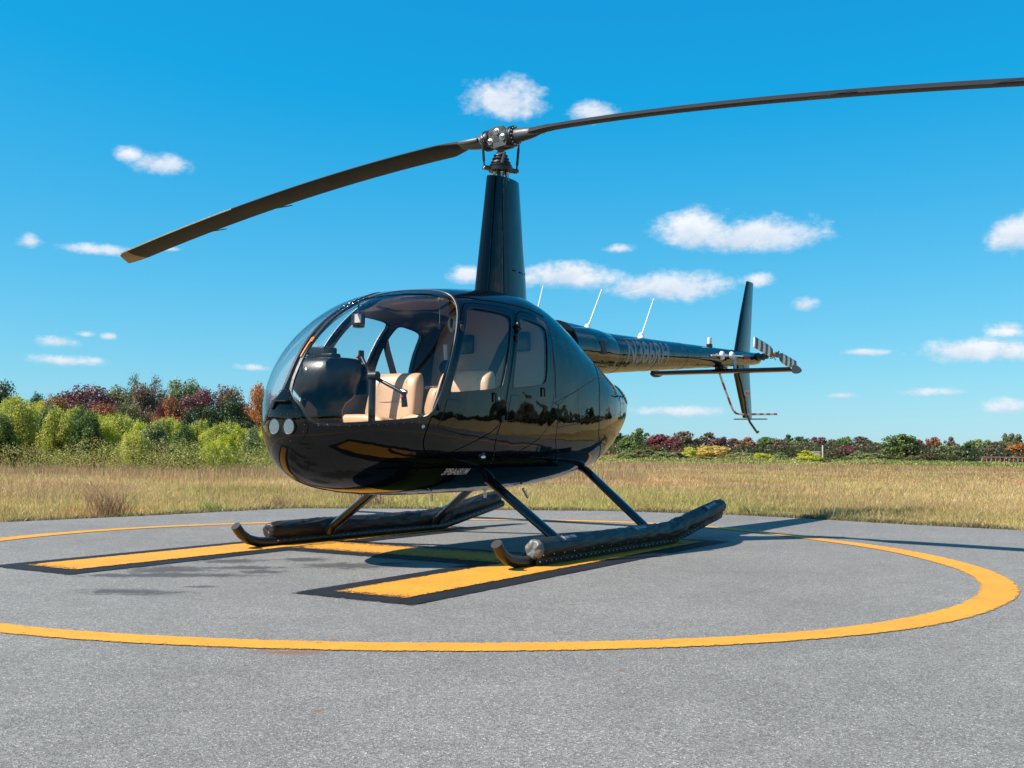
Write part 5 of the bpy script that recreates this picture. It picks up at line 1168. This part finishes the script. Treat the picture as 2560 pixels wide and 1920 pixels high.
# rear of the top slopes: raise the back edge
top_ = secs[-1]; secs[-1] = [(x, y, z + .03 * (-x + .05)) for x, y, z in top_]
q.loft(secs); mf = q.build('mast_fairing', M['black'], heli, ang=50)
q = MB()
for s_ in (1, -1):
    q.tube([(.06 - .01 * t, s_ * (.1365 - .0455 * t) * .99, 1.84 + 1.0 * t) for t in np.linspace(0, 1, 6)], .004, 6)
q.build('fairing_joint', M['trim'], mf)
q = MB()
for x in (-.05, -.08, -.17, -.19, -.26): q.sphere((x, .112 - .16 * abs(x), 2.12), .006, 8)
q.build('drain_hole', M['trim'], mf)
q = MB(); q.loft([[(.10 + .27 * math.cos(a) - .12, .16 * math.sin(a) * k, z) for a in np.linspace(0, 2 * PI, 33)[:-1]] for z, k in ((1.86, 1.25), (1.885, 1.1), (1.90, .9))]); q.build('fairing_collar', M['black'], mf)

# ---- rotor head
AZ = math.radians(86.2)
rotor = empty('main_rotor', (0, 0, 3.165), AZ, parent=heli)      # local +X = span of the blade towards the camera side
def rb(name, q, m, ang=40): return q.build(name, m, rotor, ang)
q = MB(); q.tube([(0, 0, -.34), (0, 0, -.05)], .028, 16); rb('mast', q, M['hub'])
q = MB()
for s_ in (1, -1):
    q.loft([[(x, s_ * .046 + d, z) for x, z in ((-.085, .035), (-.07, .075), (-.02, .085), (.055, .085), (.085, .05), (.10, -.04), (.09, -.075), (-.03, -.085), (-.10, -.06), (-.105, -.01))] for d in (-.011, .011)])
q.box((0, 0, .055), (.10, .075, .03)); q.box((.02, 0, -.06), (.12, .07, .02)); rb('teeter_block', q, M['hub'])
for s_ in (1, -1):
    for x, z, r_ in ((.0, .045, .026), (.058, -.008, .028), (-.062, -.028, .026)):
        q = MB(); q.lathe((x, s_ * .052, z), (0, s_, 0), [(0, r_), (.008, r_), (.010, r_ * .62), (.022, r_ * .60), (.024, r_ * .35), (.036, r_ * .33)], 16); rb('teeter_bolt', q, M['steel'])
q = MB()
for s_ in (1, -1):
    for x, z in ((-.055, .033), (.055, .058)): q.lathe((x, s_ * .0575, z), (0, s_, 0), [(0, .016), (.001, .015)], 14)
    q.box((.0, s_ * .0578, -.018), (.052, .001, .045), bev=0)
rb('lightening_hole', q, M['grille'])
CH, PIT = .262, math.radians(11.5)
def blade_sec(r, chord, thick, z, xoff=0.0, le_cut=0.0, pit=None, lead=1):
    """section of a blade reaching along +X; leading edge towards +Y (turns counterclockwise)"""
    sec = []; pit = PIT if pit is None else pit
    N_ = 22
    for i in range(N_):
        a = 2 * PI * i / N_; t = (1 + math.cos(a)) / 2        # 1 = LE
        yc = (t - .68) * chord; th = thick * (1.5 * math.sqrt(max(0, 1 - t)) * t ** .8 * 1.55) * (1 if math.sin(a) >= 0 else -.75)
        y2 = yc * math.cos(pit) - th * math.sin(pit); z2 = yc * math.sin(pit) + th * math.cos(pit)
        sec.append((r + le_cut * (t - .5), y2 * lead, z + z2))
    return sec
def droop(r): t = max(0, (r - .25) / 4.78); return .012 * min(1, r / .5) - (.50 if PIT < .2 else .46) * t ** 1.65
PITS = {1: math.radians(15), -1: math.radians(7)}
for s_ in (1, -1):
    PIT = PITS[s_]
    bl = empty('rotor_blade', (0, 0, 0), 0 if s_ == 1 else PI, parent=rotor)
    q = MB(); secs = []
    for r in list(np.linspace(.30, .62, 7)) + list(np.linspace(.72, 4.80, 34)):
        k = min(1, .34 + .66 * ((r - .30) / .30)) if r < .60 else 1
        secs.append(blade_sec(r, CH * k, .034 if r < .5 else .030, droop(r)))
    q.loft(secs); ob = q.build('blade_skin', M['blade'], bl, 50)
    q = MB(); q.loft([blade_sec(4.80, CH, .030, droop(4.80)), blade_sec(4.90, CH * .99, .026, droop(4.90), le_cut=-.05), blade_sec(4.98, CH * .97, .018, droop(4.98), le_cut=-.12), blade_sec(5.03, CH * .93, .006, droop(5.03), le_cut=-.20)]); q.build('blade_tip', M['erosion'], bl, 50)
    q = MB()
    rs = list(np.linspace(3.15, 4.9, 12))
    for dz_ in (0,):
        q.tube([(r, .316 * CH * math.cos(PIT) + .002, droop(r) + .316 * CH * math.sin(PIT)) for r in rs], .0065, 8, flat=1.0)
    q.build('leading_edge_strip', M['steel'], bl)
    for r in (2.75, 3.7):
        q = MB(); q.box((r, -.70 * CH * math.cos(PIT), droop(r) - .70 * CH * math.sin(PIT)), (.30, .018, .003), Matrix.Rotation(PIT, 3, 'X')); q.build('trim_tab', M['blade'], bl)
    # grip, bearing housing, pitch horn
    q = MB(); q.lathe((.115, 0, 0), (1, 0, 0), [(0, .052), (.03, .056), (.08, .054), (.13, .050), (.20, .040), (.25, .028), (.28, .02)], 24)
    q.box((.285, .01, .0), (.20, .13, .034), Matrix.Rotation(PIT, 3, 'X'), bev=.012); q.build('blade_grip', M['hub'], bl)
    q = MB(); q.lathe((.105, 0, 0), (1, 0, 0), [(-.02, .07), (0, .082), (.012, .082), (.016, .076), (.022, .076), (.026, .082), (.036, .082), (.040, .07)], 30); hs_ = q.build('bearing_housing', M['dark'], bl)
    q = MB()
    for k in range(14):
        a = 2 * PI * k / 14; q.sphere((.148, .068 * math.cos(a), .068 * math.sin(a)), .0075, 8)
    q.build('housing_bolts', M['steel'], hs_)
    q = MB(); q.tube([(.11, .06, -.02), (.10, .115, -.015), (.075, .14, -.01)], [.02, .016, .012], 10); q.build('pitch_horn', M['hub'], bl)
    q = MB(); q.tube([(.075, .14, -.015), (.072, .138, -.06)], .007, 8); q.tube([(.072, .138, -.06), (.066, .130, -.195)], .0105, 8); q.tube([(.066, .130, -.195), (.062, .125, -.245)], .007, 8); q.build('pitch_link', M['dark'], bl)
    q = MB(); q.sphere((.075, .14, -.012), .013, 10); q.sphere((.062, .125, -.25), .013, 10); q.build('rod_end', M['steel'], bl)
q = MB(); q.lathe((0, 0, -.262), (0, 0, 1), [(0, .06), (.0, .095), (.03, .098), (.032, .08), (.038, .08), (.040, .088), (.050, .088), (.052, .074), (.060, .072), (.064, .080), (.072, .078), (.078, .062), (.090, .060), (.092, .068), (.100, .068), (.102, .054), (.118, .052), (.120, .058), (.128, .056), (.130, .036), (.15, .034)], 36); rb('swashplate', q, M['dark'])
q = MB(); q.box((.055, .10, -.245), (.05, .07, .03), Matrix.Rotation(-.4, 3, 'Z'), bev=.006); rb('scissor_arm', q, M['hub']); q = MB(); q.box((-.055, -.10, -.245), (.05, .07, .03), Matrix.Rotation(-.4, 3, 'Z'), bev=.006); rb('scissor_arm', q, M['hub']); q = MB()
q.tube([(-.03, .05, -.14), (-.08, .06, -.12), (-.07, .075, -.22)], .012, 8); rb('scissor_arm', q, M['hub']); q = MB(); q.tube([(.03, -.05, -.14), (.085, -.06, -.135), (.07, -.075, -.22)], .012, 8); rb('scissor_arm', q, M['hub'])
q = MB()
for k in range(6):
    a = 2 * PI * k / 6 + .3; q = MB(); q.tube([(.055 * math.cos(a), .055 * math.sin(a), -.255), (.065 * math.cos(a), .065 * math.sin(a), -.34)], .009, 8); q.sphere((.056 * math.cos(a), .056 * math.sin(a), -.275), .015, 8); rb('control_rod', q, M['steel'])

# ---- tail boom
def bz(x): return 1.575 + (1.82 - 1.575) * (-1.3 - x) / 4.3
def br(x): return .198 - (.198 - .072) * (-1.3 - x) / 4.3
q = MB(); secs = []
xs_ = [-.75, -1.0] + list(np.linspace(-1.3, -5.50, 30))
for x in xs_: secs.append([(x, br(x) * math.cos(a), bz(x) + br(x) * math.sin(a)) for a in np.linspace(0, 2 * PI, 49)[:-1]])
for x, k in ((-5.57, .98), (-5.62, .90), (-5.65, .74), (-5.665, .5)): secs.append([(x, .072 * k * math.cos(a), bz(-5.6) + .072 * k * math.sin(a)) for a in np.linspace(0, 2 * PI, 49)[:-1]])
q.loft(secs); boom = q.build('tail_boom', M['black'], heli, 50)
q = MB(); rq = MB()
for x in (-1.78, -2.52, -3.3, -4.05, -4.75):
    q.lathe((x, 0, bz(x)), (1, 0, -.057), [(-.003, br(x) - .002), (-.0025, br(x) + .0012), (.0025, br(x) + .0012), (.003, br(x) - .002)], 48)
    for k in range(40):
        a = 2 * PI * k / 40
        for dx in (-.012, .012): rq.sphere((x + dx, br(x) * math.cos(a), bz(x) + br(x) * math.sin(a)), .0026, 5)
for i in range(110):
    x = -1.5 - i * .036
    for a in (-.75,): rq.sphere((x, br(x) * math.cos(a), bz(x) + br(x) * math.sin(a)), .0026, 5); rq.sphere((x, -br(x) * math.cos(a), bz(x) + br(x) * math.sin(a)), .0026, 5)
q.build('boom_joint', M['black'], boom); tag(rq.build('boom_rivets', M['rivet'], boom, ang=None), kind='stuff')
# boom root fairing with the oil-cooler air scoop
q = MB(); secs = []
for x, k, dz in ((-.85, 1.12, .03), (-1.2, 1.09, .02), (-1.45, 1.06, .012), (-1.66, 1.02, .003), (-1.68, 1.003, 0)): secs.append([(x, br(x) * k * math.cos(a), bz(x) + dz + br(x) * k * math.sin(a)) for a in np.linspace(0, 2 * PI, 49)[:-1]])
q.loft(secs); rf = q.build('root_fairing', M['black'], boom, 50)
q = MB(); q.add([(-1.27, .213, 1.66), (-1.36, .205, 1.685), (-1.40, .215, 1.56), (-1.31, .226, 1.55), (-1.25, .19, 1.67), (-1.25, .20, 1.56)], [(0, 1, 2, 3), (0, 3, 5, 4)]); q.build('air_scoop', M['grille'], rf, ang=None, recalc=False)
# registration lettering on the boom
me = text_mesh('N386RH', .235, .98, .18, .030, .03)
def fb(x, y):
    X_ = -1.85 - x; r = br(X_) + .0018; a = (y - .1225) / r + .12; return Vector((X_, r * math.cos(a), bz(X_) + r * math.sin(a)))
link('registration_lettering', map_mesh(me, fb), M['text'], boom)
me = text_mesh('N386RH', .235, .98, .18, .030, .03)
def fb2(x, y):
    X_ = -2.83 + x; r = br(X_) + .0018; a = PI - ((y - .1225) / r + .12); return Vector((X_, r * math.cos(a), bz(X_) + r * math.sin(a)))
link('registration_lettering', map_mesh(me, fb2), M['text'], boom)
def danger(parent, fn, L=.27, H=.085):
    q = MB()
    def rect(x0, y0, x1, y1): 
        n = 8; V = []; 
        for i in range(n + 1): V += [fn(x0 + (x1 - x0) * i / n, y0, 0), fn(x0 + (x1 - x0) * i / n, y1, 0)]
        q.add(V, [(2 * i, 2 * i + 2, 2 * i + 3, 2 * i + 1) for i in range(n)])
    rect(0, 0, L, H); q.add([fn(-.02, H * .5, 0), fn(0, -.012, 0), fn(0, H + .012, 0)], [(0, 1, 2)]); q.add([fn(L + .02, H * .5, 0), fn(L, H + .012, 0), fn(L, -.012, 0)], [(0, 1, 2)])
    st = q.build('warning_sticker', M['decal'], parent, ang=None, recalc=False)
    me = text_mesh('DANGER', H * .52, L * .84, 0, .02, .03)
    link('sticker_lettering', map_mesh(me, lambda x, y: Vector(fn(x + L * .08, y + H * .24, .0012))), M['danger'], st)
    q = MB()
    for yy in (.008, H - .008): q.tube([fn(L * t, yy, .0008) for t in np.linspace(.0, 1, 6)], .0022, 4)
    q.build('sticker_border', M['danger'], st)
def fd(x, y, o):
    X_ = -4.96 - x; r = br(X_) + .0018 + o; a = (y - .04) / r + .05; return (X_, r * math.cos(a), bz(X_) + r * math.sin(a))
danger(boom, fd, .22, .075)
# antennas
def whip(name, base, tip, r0=.007, cone=True):
    a_ = empty('whip_antenna', parent=heli)
    b, t = Vector(base), Vector(tip); d = (t - b).normalized()
    q = MB()
    if cone: q.lathe(b - Vector((0, 0, .01)), (0, 0, 1), [(-.01, .036), (.012, .036), (.016, .031), (.04, .024), (.058, .012)], 18); q.build('antenna_base', M['white'], a_)
    q = MB(); q.tube([b + d * .04, b + d * .10, t], [.011, r0, .0045], 8); q.build('rod', M['white'], a_)
whip('a', (-1.42, 0, bz(-1.42) + br(-1.42) + .012), (-1.69, 0, 2.181)); whip('b', (-2.49, 0, bz(-2.49) + br(-2.49)), (-2.775, 0, 2.222))
whip('c', (-.50, 0, 1.69), (-.66, 0, 2.08), .006); whip('d', (-.36, 0, 1.84), (-.335, 0, 2.02), .003, False)
q = MB(); x = -4.18; q.lathe((x, 0, bz(x) + br(x) - .006), (0, 0, 1), [(0, .034), (.035, .034), (.038, .028)], 18); bc = q.build('beacon', M['trim'], heli)
q = MB(); q.lathe((x, 0, bz(x) + br(x) + .032), (0, 0, 1), [(0, .024), (.06, .024), (.07, .02), (.074, .008)], 18); q.build('beacon_lens', M['offwhite'], bc)
q = MB(); q.tube([(-3.90, .135, 1.735), (-4.85, .125, 1.795)], .008, 8)
for xx in (-4.22, -4.50): q.lathe((xx, .115, 1.757 + (-4.22 - xx) * .06), (-.1, 1, 0), [(0, .045), (.018, .05), (.035, .04), (.042, .015)], 18)
q.build('loop_antenna', M['white'], boom)
q = MB(); q.box((-4.55, .15, 1.69), (.07, .006, .15)); q.build('antenna_bracket', M['bluegrey'], boom)
# fins
def aero(x0, x1, y, z, th, n=20, axis='z'):
    P = []
    for i in range(n):
        a = 2 * PI * i / n; t = (1 - math.cos(a)) / 2; h = th * (2.6 * math.sqrt(t) * (1 - t) * .55 + .06 * (1 - t)) * (1 if math.sin(a) > 0 else -1)
        if i in (0, n // 2): h = 0
        P.append((x0 + (x1 - x0) * t, y + h, z) if axis == 'z' else (x0 + (x1 - x0) * t, y, z + h))
    return P
fin = empty('vertical_fin', parent=heli)
q = MB(); q.loft([aero(-4.905, -5.40, 0, 1.83, .055), aero(-5.10, -5.46, 0, 2.30, .045), aero(-5.30, -5.52, 0, 2.725, .028)]); q.build('upper_fin', M['black'], fin, 60)
q = MB(); q.loft([aero(-4.86, -5.38, 0, 1.80, .055), aero(-4.92, -5.40, 0, 1.58, .052), aero(-5.06, -5.44, 0, 1.33, .045), aero(-5.19, -5.47, 0, 1.10, .035)]); lf = q.build('lower_fin', M['black'], fin, 60)
def ff(x, y, o): return (-5.17 - x, .024 - .055 * x + o + .004, 1.36 + y)
danger(fin, ff, .20, .065)
q = MB(); q.loft([aero(-5.24, -5.36, yy, 1.088, .012, axis='y') for yy in (-.14, .24)]); q.build('fin_end_plate', M['satin'], fin, 60)
st = empty('horizontal_stabilizer', parent=heli)
q = MB(); q.loft([aero(-4.36, -4.66, yy, 1.60, .045, axis='y') for yy in (-.78, -.3, .3, .86)]); q.build('stabilizer_skin', M['black'], st, 60)
q = MB()
for s_ in (1, -1):
    q = MB(); q.loft([[(-4.50 + .17 * math.cos(a), (.862 if s_ == 1 else -.782) + d, 1.60 + .045 * math.sin(a) * (1 + .3 * math.cos(a))) for a in np.linspace(0, 2 * PI, 25)[:-1]] for d in (0, s_ * .010)]); q.build('end_cap', M['hub'], st)
q = MB(); q.box((-4.52, 0, 1.66), (.20, .09, .10), bev=.02); q.build('stabilizer_mount', M['black'], st)
# striped tail guard and tail skid
gd = empty('tail_rotor_guard', parent=heli)
path = [Vector(p_) for p_ in [(-4.40, .0, 1.66), (-4.52, 0, 1.52), (-4.66, 0, 1.38), (-4.78, 0, 1.26), (-4.87, 0, 1.18), (-4.95, 0.005, 1.145), (-5.10, .02, 1.138), (-5.30, .035, 1.145), (-5.70, .05, 1.158), (-6.15, .06, 1.172)]]
seg = [0]; 
for a, b in zip(path[:-1], path[1:]): seg.append(seg[-1] + (b - a).length)
def at_len(s0):
    for i in range(len(seg) - 1):
        if s0 <= seg[i + 1] + 1e-9: return path[i].lerp(path[i + 1], (s0 - seg[i]) / (seg[i + 1] - seg[i]))
    return path[-1]
L_ = seg[-1]; nst = 17
for i in range(nst):
    a, b = L_ * i / nst, L_ * (i + 1) / nst; q = MB(); q.tube([at_len(a + (b - a) * t) for t in np.linspace(0, 1, 5)], .0125, 10); q.build('stripe', M['red'] if i % 2 == 0 else M['whitetape'], gd)
q = MB(); q.tube([(-5.28, .03, 1.09), (-5.33, .03, 1.05), (-5.52, .03, .955), (-5.56, .03, .935), (-5.60, .03, .945)], .014, 10); q.build('tail_skid', M['satin'], fin)
# tail gearbox and two-bladed tail rotor
tz = 1.832
q = MB(); q.lathe((-5.47, .0, tz), (0, 1, 0), [(.05, .05), (.09, .05), (.10, .038), (.16, .036), (.17, .026), (.20, .026)], 18); q.lathe((-5.47, .13, tz), (0, 1, 0), [(0, .042), (.02, .045), (.03, .03)], 16); gb = q.build('tail_gearbox', M['hub'], heli)
tr = empty('tail_rotor', (-5.47, .30, tz + .02), parent=heli); tr.rotation_euler = (0, math.radians(-7.2), 0)   # spans along x, tips: forward and up
q = MB(); q.lathe((0, -.12, 0), (0, 1, 0), [(0, .018), (.10, .018), (.11, .03), (.14, .03), (.15, .016)], 14); q.box((0, .005, 0), (.16, .05, .045), bev=.008); q.sphere((0, -.06, 0), .032, 10); q.build('tail_hub', M['hub'], tr)
q = MB(); q.tube([(.06, -.03, .05), (.0, -.06, .03), (-.07, -.03, -.05)], .009, 8); q.tube([(.10, -.01, -.06), (.03, -.06, -.05)], .007, 8); q.sphere((.10, 0, -.05), .014, 8); q.sphere((-.08, 0, .05), .014, 8); q.build('pitch_arms', M['steel'], tr)
for s_ in (1, -1):
    tb = empty('tail_blade', (0, 0, 0), parent=tr); tb.rotation_euler = (0, 0 if s_ == 1 else PI, 0)
    pt = 0.0
    edges = [.13, .22, .30, .38, .46, .54, .62, .70, .735]
    mats_ = ['dark', 'whitetape', 'dark', 'whitetape', 'dark', 'whitetape', 'dark', 'whitetape']
    for j in range(8):
        q = MB(); secs = []
        for r in (edges[j], edges[j + 1]):
            c_ = .13 if r > .2 else .09; sec = []
            for i in range(14):
                a = 2 * PI * i / 14; yc = c_ / 2 * math.cos(a); th = .008 * math.sin(a)
                sec.append((r, th * math.cos(pt) + yc * math.sin(pt) , yc * math.cos(pt) - th * math.sin(pt) + .0))
            secs.append(sec)
        q.loft(secs); q.build('blade_band', M[mats_[j]], tb)

# ---- landing gear
from mathutils import noise as mnoise
def wrn(x, a):
    p = Vector((x, math.cos(a) * 1.1, math.sin(a) * 1.1)); q_ = Vector((x * .45 + 7, math.cos(a + x * .12) * 1.6, math.sin(a + x * .12) * 1.6))
    r1 = 1 - abs(mnoise.noise(q_ * 1.3)) * 2.6; r2 = 1 - abs(mnoise.noise(Vector((q_.x * 2.6 + a, q_.y * 1.5, q_.z * 1.5)))) * 2.4
    return .9 * r1 + .55 * r2 + .5 * mnoise.noise(p)

gear = empty('landing_gear', parent=heli)
for s_ in (1, -1):
    for xb, xt, zt in ((.755, .755, .50), (-.60, -.61, .56)):
        q = MB(); q.tube([(xb, s_ * 1.03, .075), (xb, s_ * 1.0, .12), (xt, s_ * .45, zt), (xt, s_ * .35, zt + .04)], .052, 16, flat=.55, up=(1, 0, 0)); q.build('gear_leg', M['tube'], gear)
    q = MB(); P = [(1.655, s_ * 1.10, .168), (1.60, s_ * 1.10, .108), (1.53, s_ * 1.10, .066), (1.44, s_ * 1.10, .043), (1.34, s_ * 1.10, .036), (1.0, s_ * 1.10, .035), (0, s_ * 1.10, .035), (-.72, s_ * 1.10, .035), (-.80, s_ * 1.10, .040), (-1.2, s_ * 1.10, .105), (-1.74, s_ * 1.10, .195)]
    q.tube(P, .035, 18, up=(0, 1, 0)); sk = q.build('skid_tube', M['satin'], gear)
    q = MB(); 
    for x in (-.62, .76, -.05): q.box((x, s_ * 1.10, .006), (.16, .035, .012), bev=.003)
    q.build('wear_shoe', M['dark'], sk)
    # packed float: sewn cover lying along the outer side of the tube
    rnd = random.Random(3 + s_)
    def cx_(x):  # centreline of the bag
        if x > -.70: return Vector((x, s_ * 1.135, .108))
        t = (-.70 - x); return Vector((x, s_ * 1.135, .108 + .150 * t + .0 * t))
    q = MB(); secs = []; n_ = 44
    xs2 = list(np.linspace(1.27, -1.70, 150))
    for ii, x in enumerate(xs2):
        c_ = cx_(x); k = 1.0
        if x > 1.24: k = .93
        if x < -1.66: k = .93
        rad = .067 * k * (1 - .10 * max(0, (-x - 1.15) / .6)) * (1 - .05 * math.exp(-((x + .95) / .09) ** 2)); sec = []
        wr = .0050 + .0075 * math.exp(-((x + .78) / .16) ** 2) + .004 * math.exp(-((x - .76) / .09) ** 2) + .003 * math.exp(-((x + 0.3) / .2) ** 2)
        if s_ < 0: wr *= 1.5
        for i in range(n_):
            a = 2 * PI * i / n_
            h = wrn(x * 9 + 40 * s_, a)
            rr = rad + wr * h * .8
            yy = math.cos(a) * rr; zz = math.sin(a) * rr
            if zz < -.02: yy *= (1 - .25 * min(1, (-zz - .02) / .06))
            sec.append((c_.x, c_.y + yy, c_.z + zz))
        secs.append(sec)
    q.loft(secs, cap=False)
    # ends: gathered fabric
    bag = q.build('float_cover', M['vinyl'], gear, 60)
    for end, (sec, dx, mm) in enumerate(((secs[0], .035, M['vinylgrey' if s_ == 1 else 'vinyl']), (secs[-1], -.02, M['vinyl']))):
        cen = Vector(np.mean(np.array(sec), axis=0)); q = MB(); rings = []
        for t, k in ((0, 1.0), (.35, .97), (.75, .88), (.95, .72), (1.0, .52), (.96, .32), (.93, .14), (.92, .02)):
            rg = []
            for i in range(n_):
                v = Vector(sec[i]) - cen; a = 2 * PI * i / n_
                nz_ = mnoise.noise(Vector((math.cos(a) * (1.2 + k), math.sin(a) * (1.2 + k), 3 * end + s_))); f = 1 + .05 * nz_ * (t > 0)
                rg.append(cen + v * k * f + Vector((dx * t + .013 * mnoise.noise(Vector((math.cos(a) * 2.4 * k + 5, math.sin(a) * 2.4 * k, s_ * 2.0))) * (t > 0), 0, 0)))
            rings.append(rg)
        q.loft(rings); q.build('cover_end', mm, bag, 60)
    # lower flap with snaps
    q = MB(); F_ = []; V_ = []
    for x in np.linspace(1.30, -1.70, 60):
        z0 = .03 if x > -.72 else .03 + .155 * (-.72 - x); b_ = .0 + .004 * math.sin(x * 23)
        for yy, zz in ((1.168 + b_, z0 + .052), (1.170 + b_, z0 + .020), (1.162 + b_, z0 - .018), (1.155 + b_, z0 - .018), (1.163 + b_, z0 + .02), (1.160 + b_, z0 + .052)): V_.append((x, s_ * yy, zz))
    for i in range(59):
        for k in range(6): F_.append((6 * i + k, 6 * i + (k + 1) % 6, 6 * (i + 1) + (k + 1) % 6, 6 * (i + 1) + k))
    q.add(V_, F_); fl_ = q.build('lower_flap', M['vinyl'], bag)
    q = MB()
    for i in range(46):
        x = 1.27 - i * .064; z0 = .03 if x > -.72 else .03 + .155 * (-.72 - x)
        if x > -1.68:
            for ss in ((1,) if s_ == 1 else (1, -1)):
                q.sphere((x, s_ * (1.174 + .004 * math.sin(x * 23)) if ss == 1 else s_ * 1.064, z0 + (.006 if ss == 1 else .012)), .0058, 8)
        if i % 2 == 0 and x > -1.68: q.sphere((x, s_ * 1.196, z0 + .048), .0045, 8)
    tag(q.build('snap_fasteners', M['chrome' if s_ == 1 else 'steel'], fl_), kind='stuff')
    # printed warnings with the little round mark
    for x0 in (1.02, -.02, -1.32):
        def fl2(x, y, o=.004):
            X_ = x0 - s_ * x * 1.0 if s_ == 1 else x0 + x - .2
            X_ = x0 - x if s_ == 1 else x0 - .22 + x
            c_ = cx_(X_); a = .70 + y / .073; r_ = .0700 + o
            return Vector((X_, c_.y + s_ * math.cos(a) * r_, c_.z + math.sin(a) * r_))
        q = MB(); n = 10; V_ = [fl2(-.02 + .25 * i / n, yy, .002) for i in range(n + 1) for yy in (-.012, .012, .036, .055)]
        q.add(V_, [(4 * i + k, 4 * i + 4 + k, 4 * i + 5 + k, 4 * i + 1 + k) for i in range(n) for k in range(3)]); lb = q.build('warning_patch', M['satin'], bag, ang=60, recalc=True)
        me = text_mesh('NO STEP', .024, .135, .0, .015, .012); link('lettering', map_mesh(me, lambda x, y: fl2(x + .062, y + .010)), M['decal'], lb)
        q = MB(); ctr = (.028, .020)
        for r0, r1 in ((.020, .016), (.010, .0)):
            pts = [fl2(ctr[0] + r * math.cos(a), ctr[1] + r * math.sin(a)) for a in np.linspace(0, 2 * PI, 25)[:-1] for r in (r0, max(r1, .0005))]
            q.add(pts, [(2 * i, (2 * i + 2) % 48, (2 * i + 3) % 48, 2 * i + 1) for i in range(24)])
        q.build('round_mark', M['decal'], lb, ang=None, recalc=False)
# small tie-down lugs and drain under the belly
q = MB(); q.box((1.17, .25, .395), (.012, .012, .05)); q.box((1.35, -.05, .40), (.012, .012, .04)); q.tube([(.28, .08, .42), (.28, .08, .36)], .012, 8); q.tube([(.10, .30, .43), (.06, .32, .36)], .010, 8); q.build('belly_fitting', M['steel'], heli)
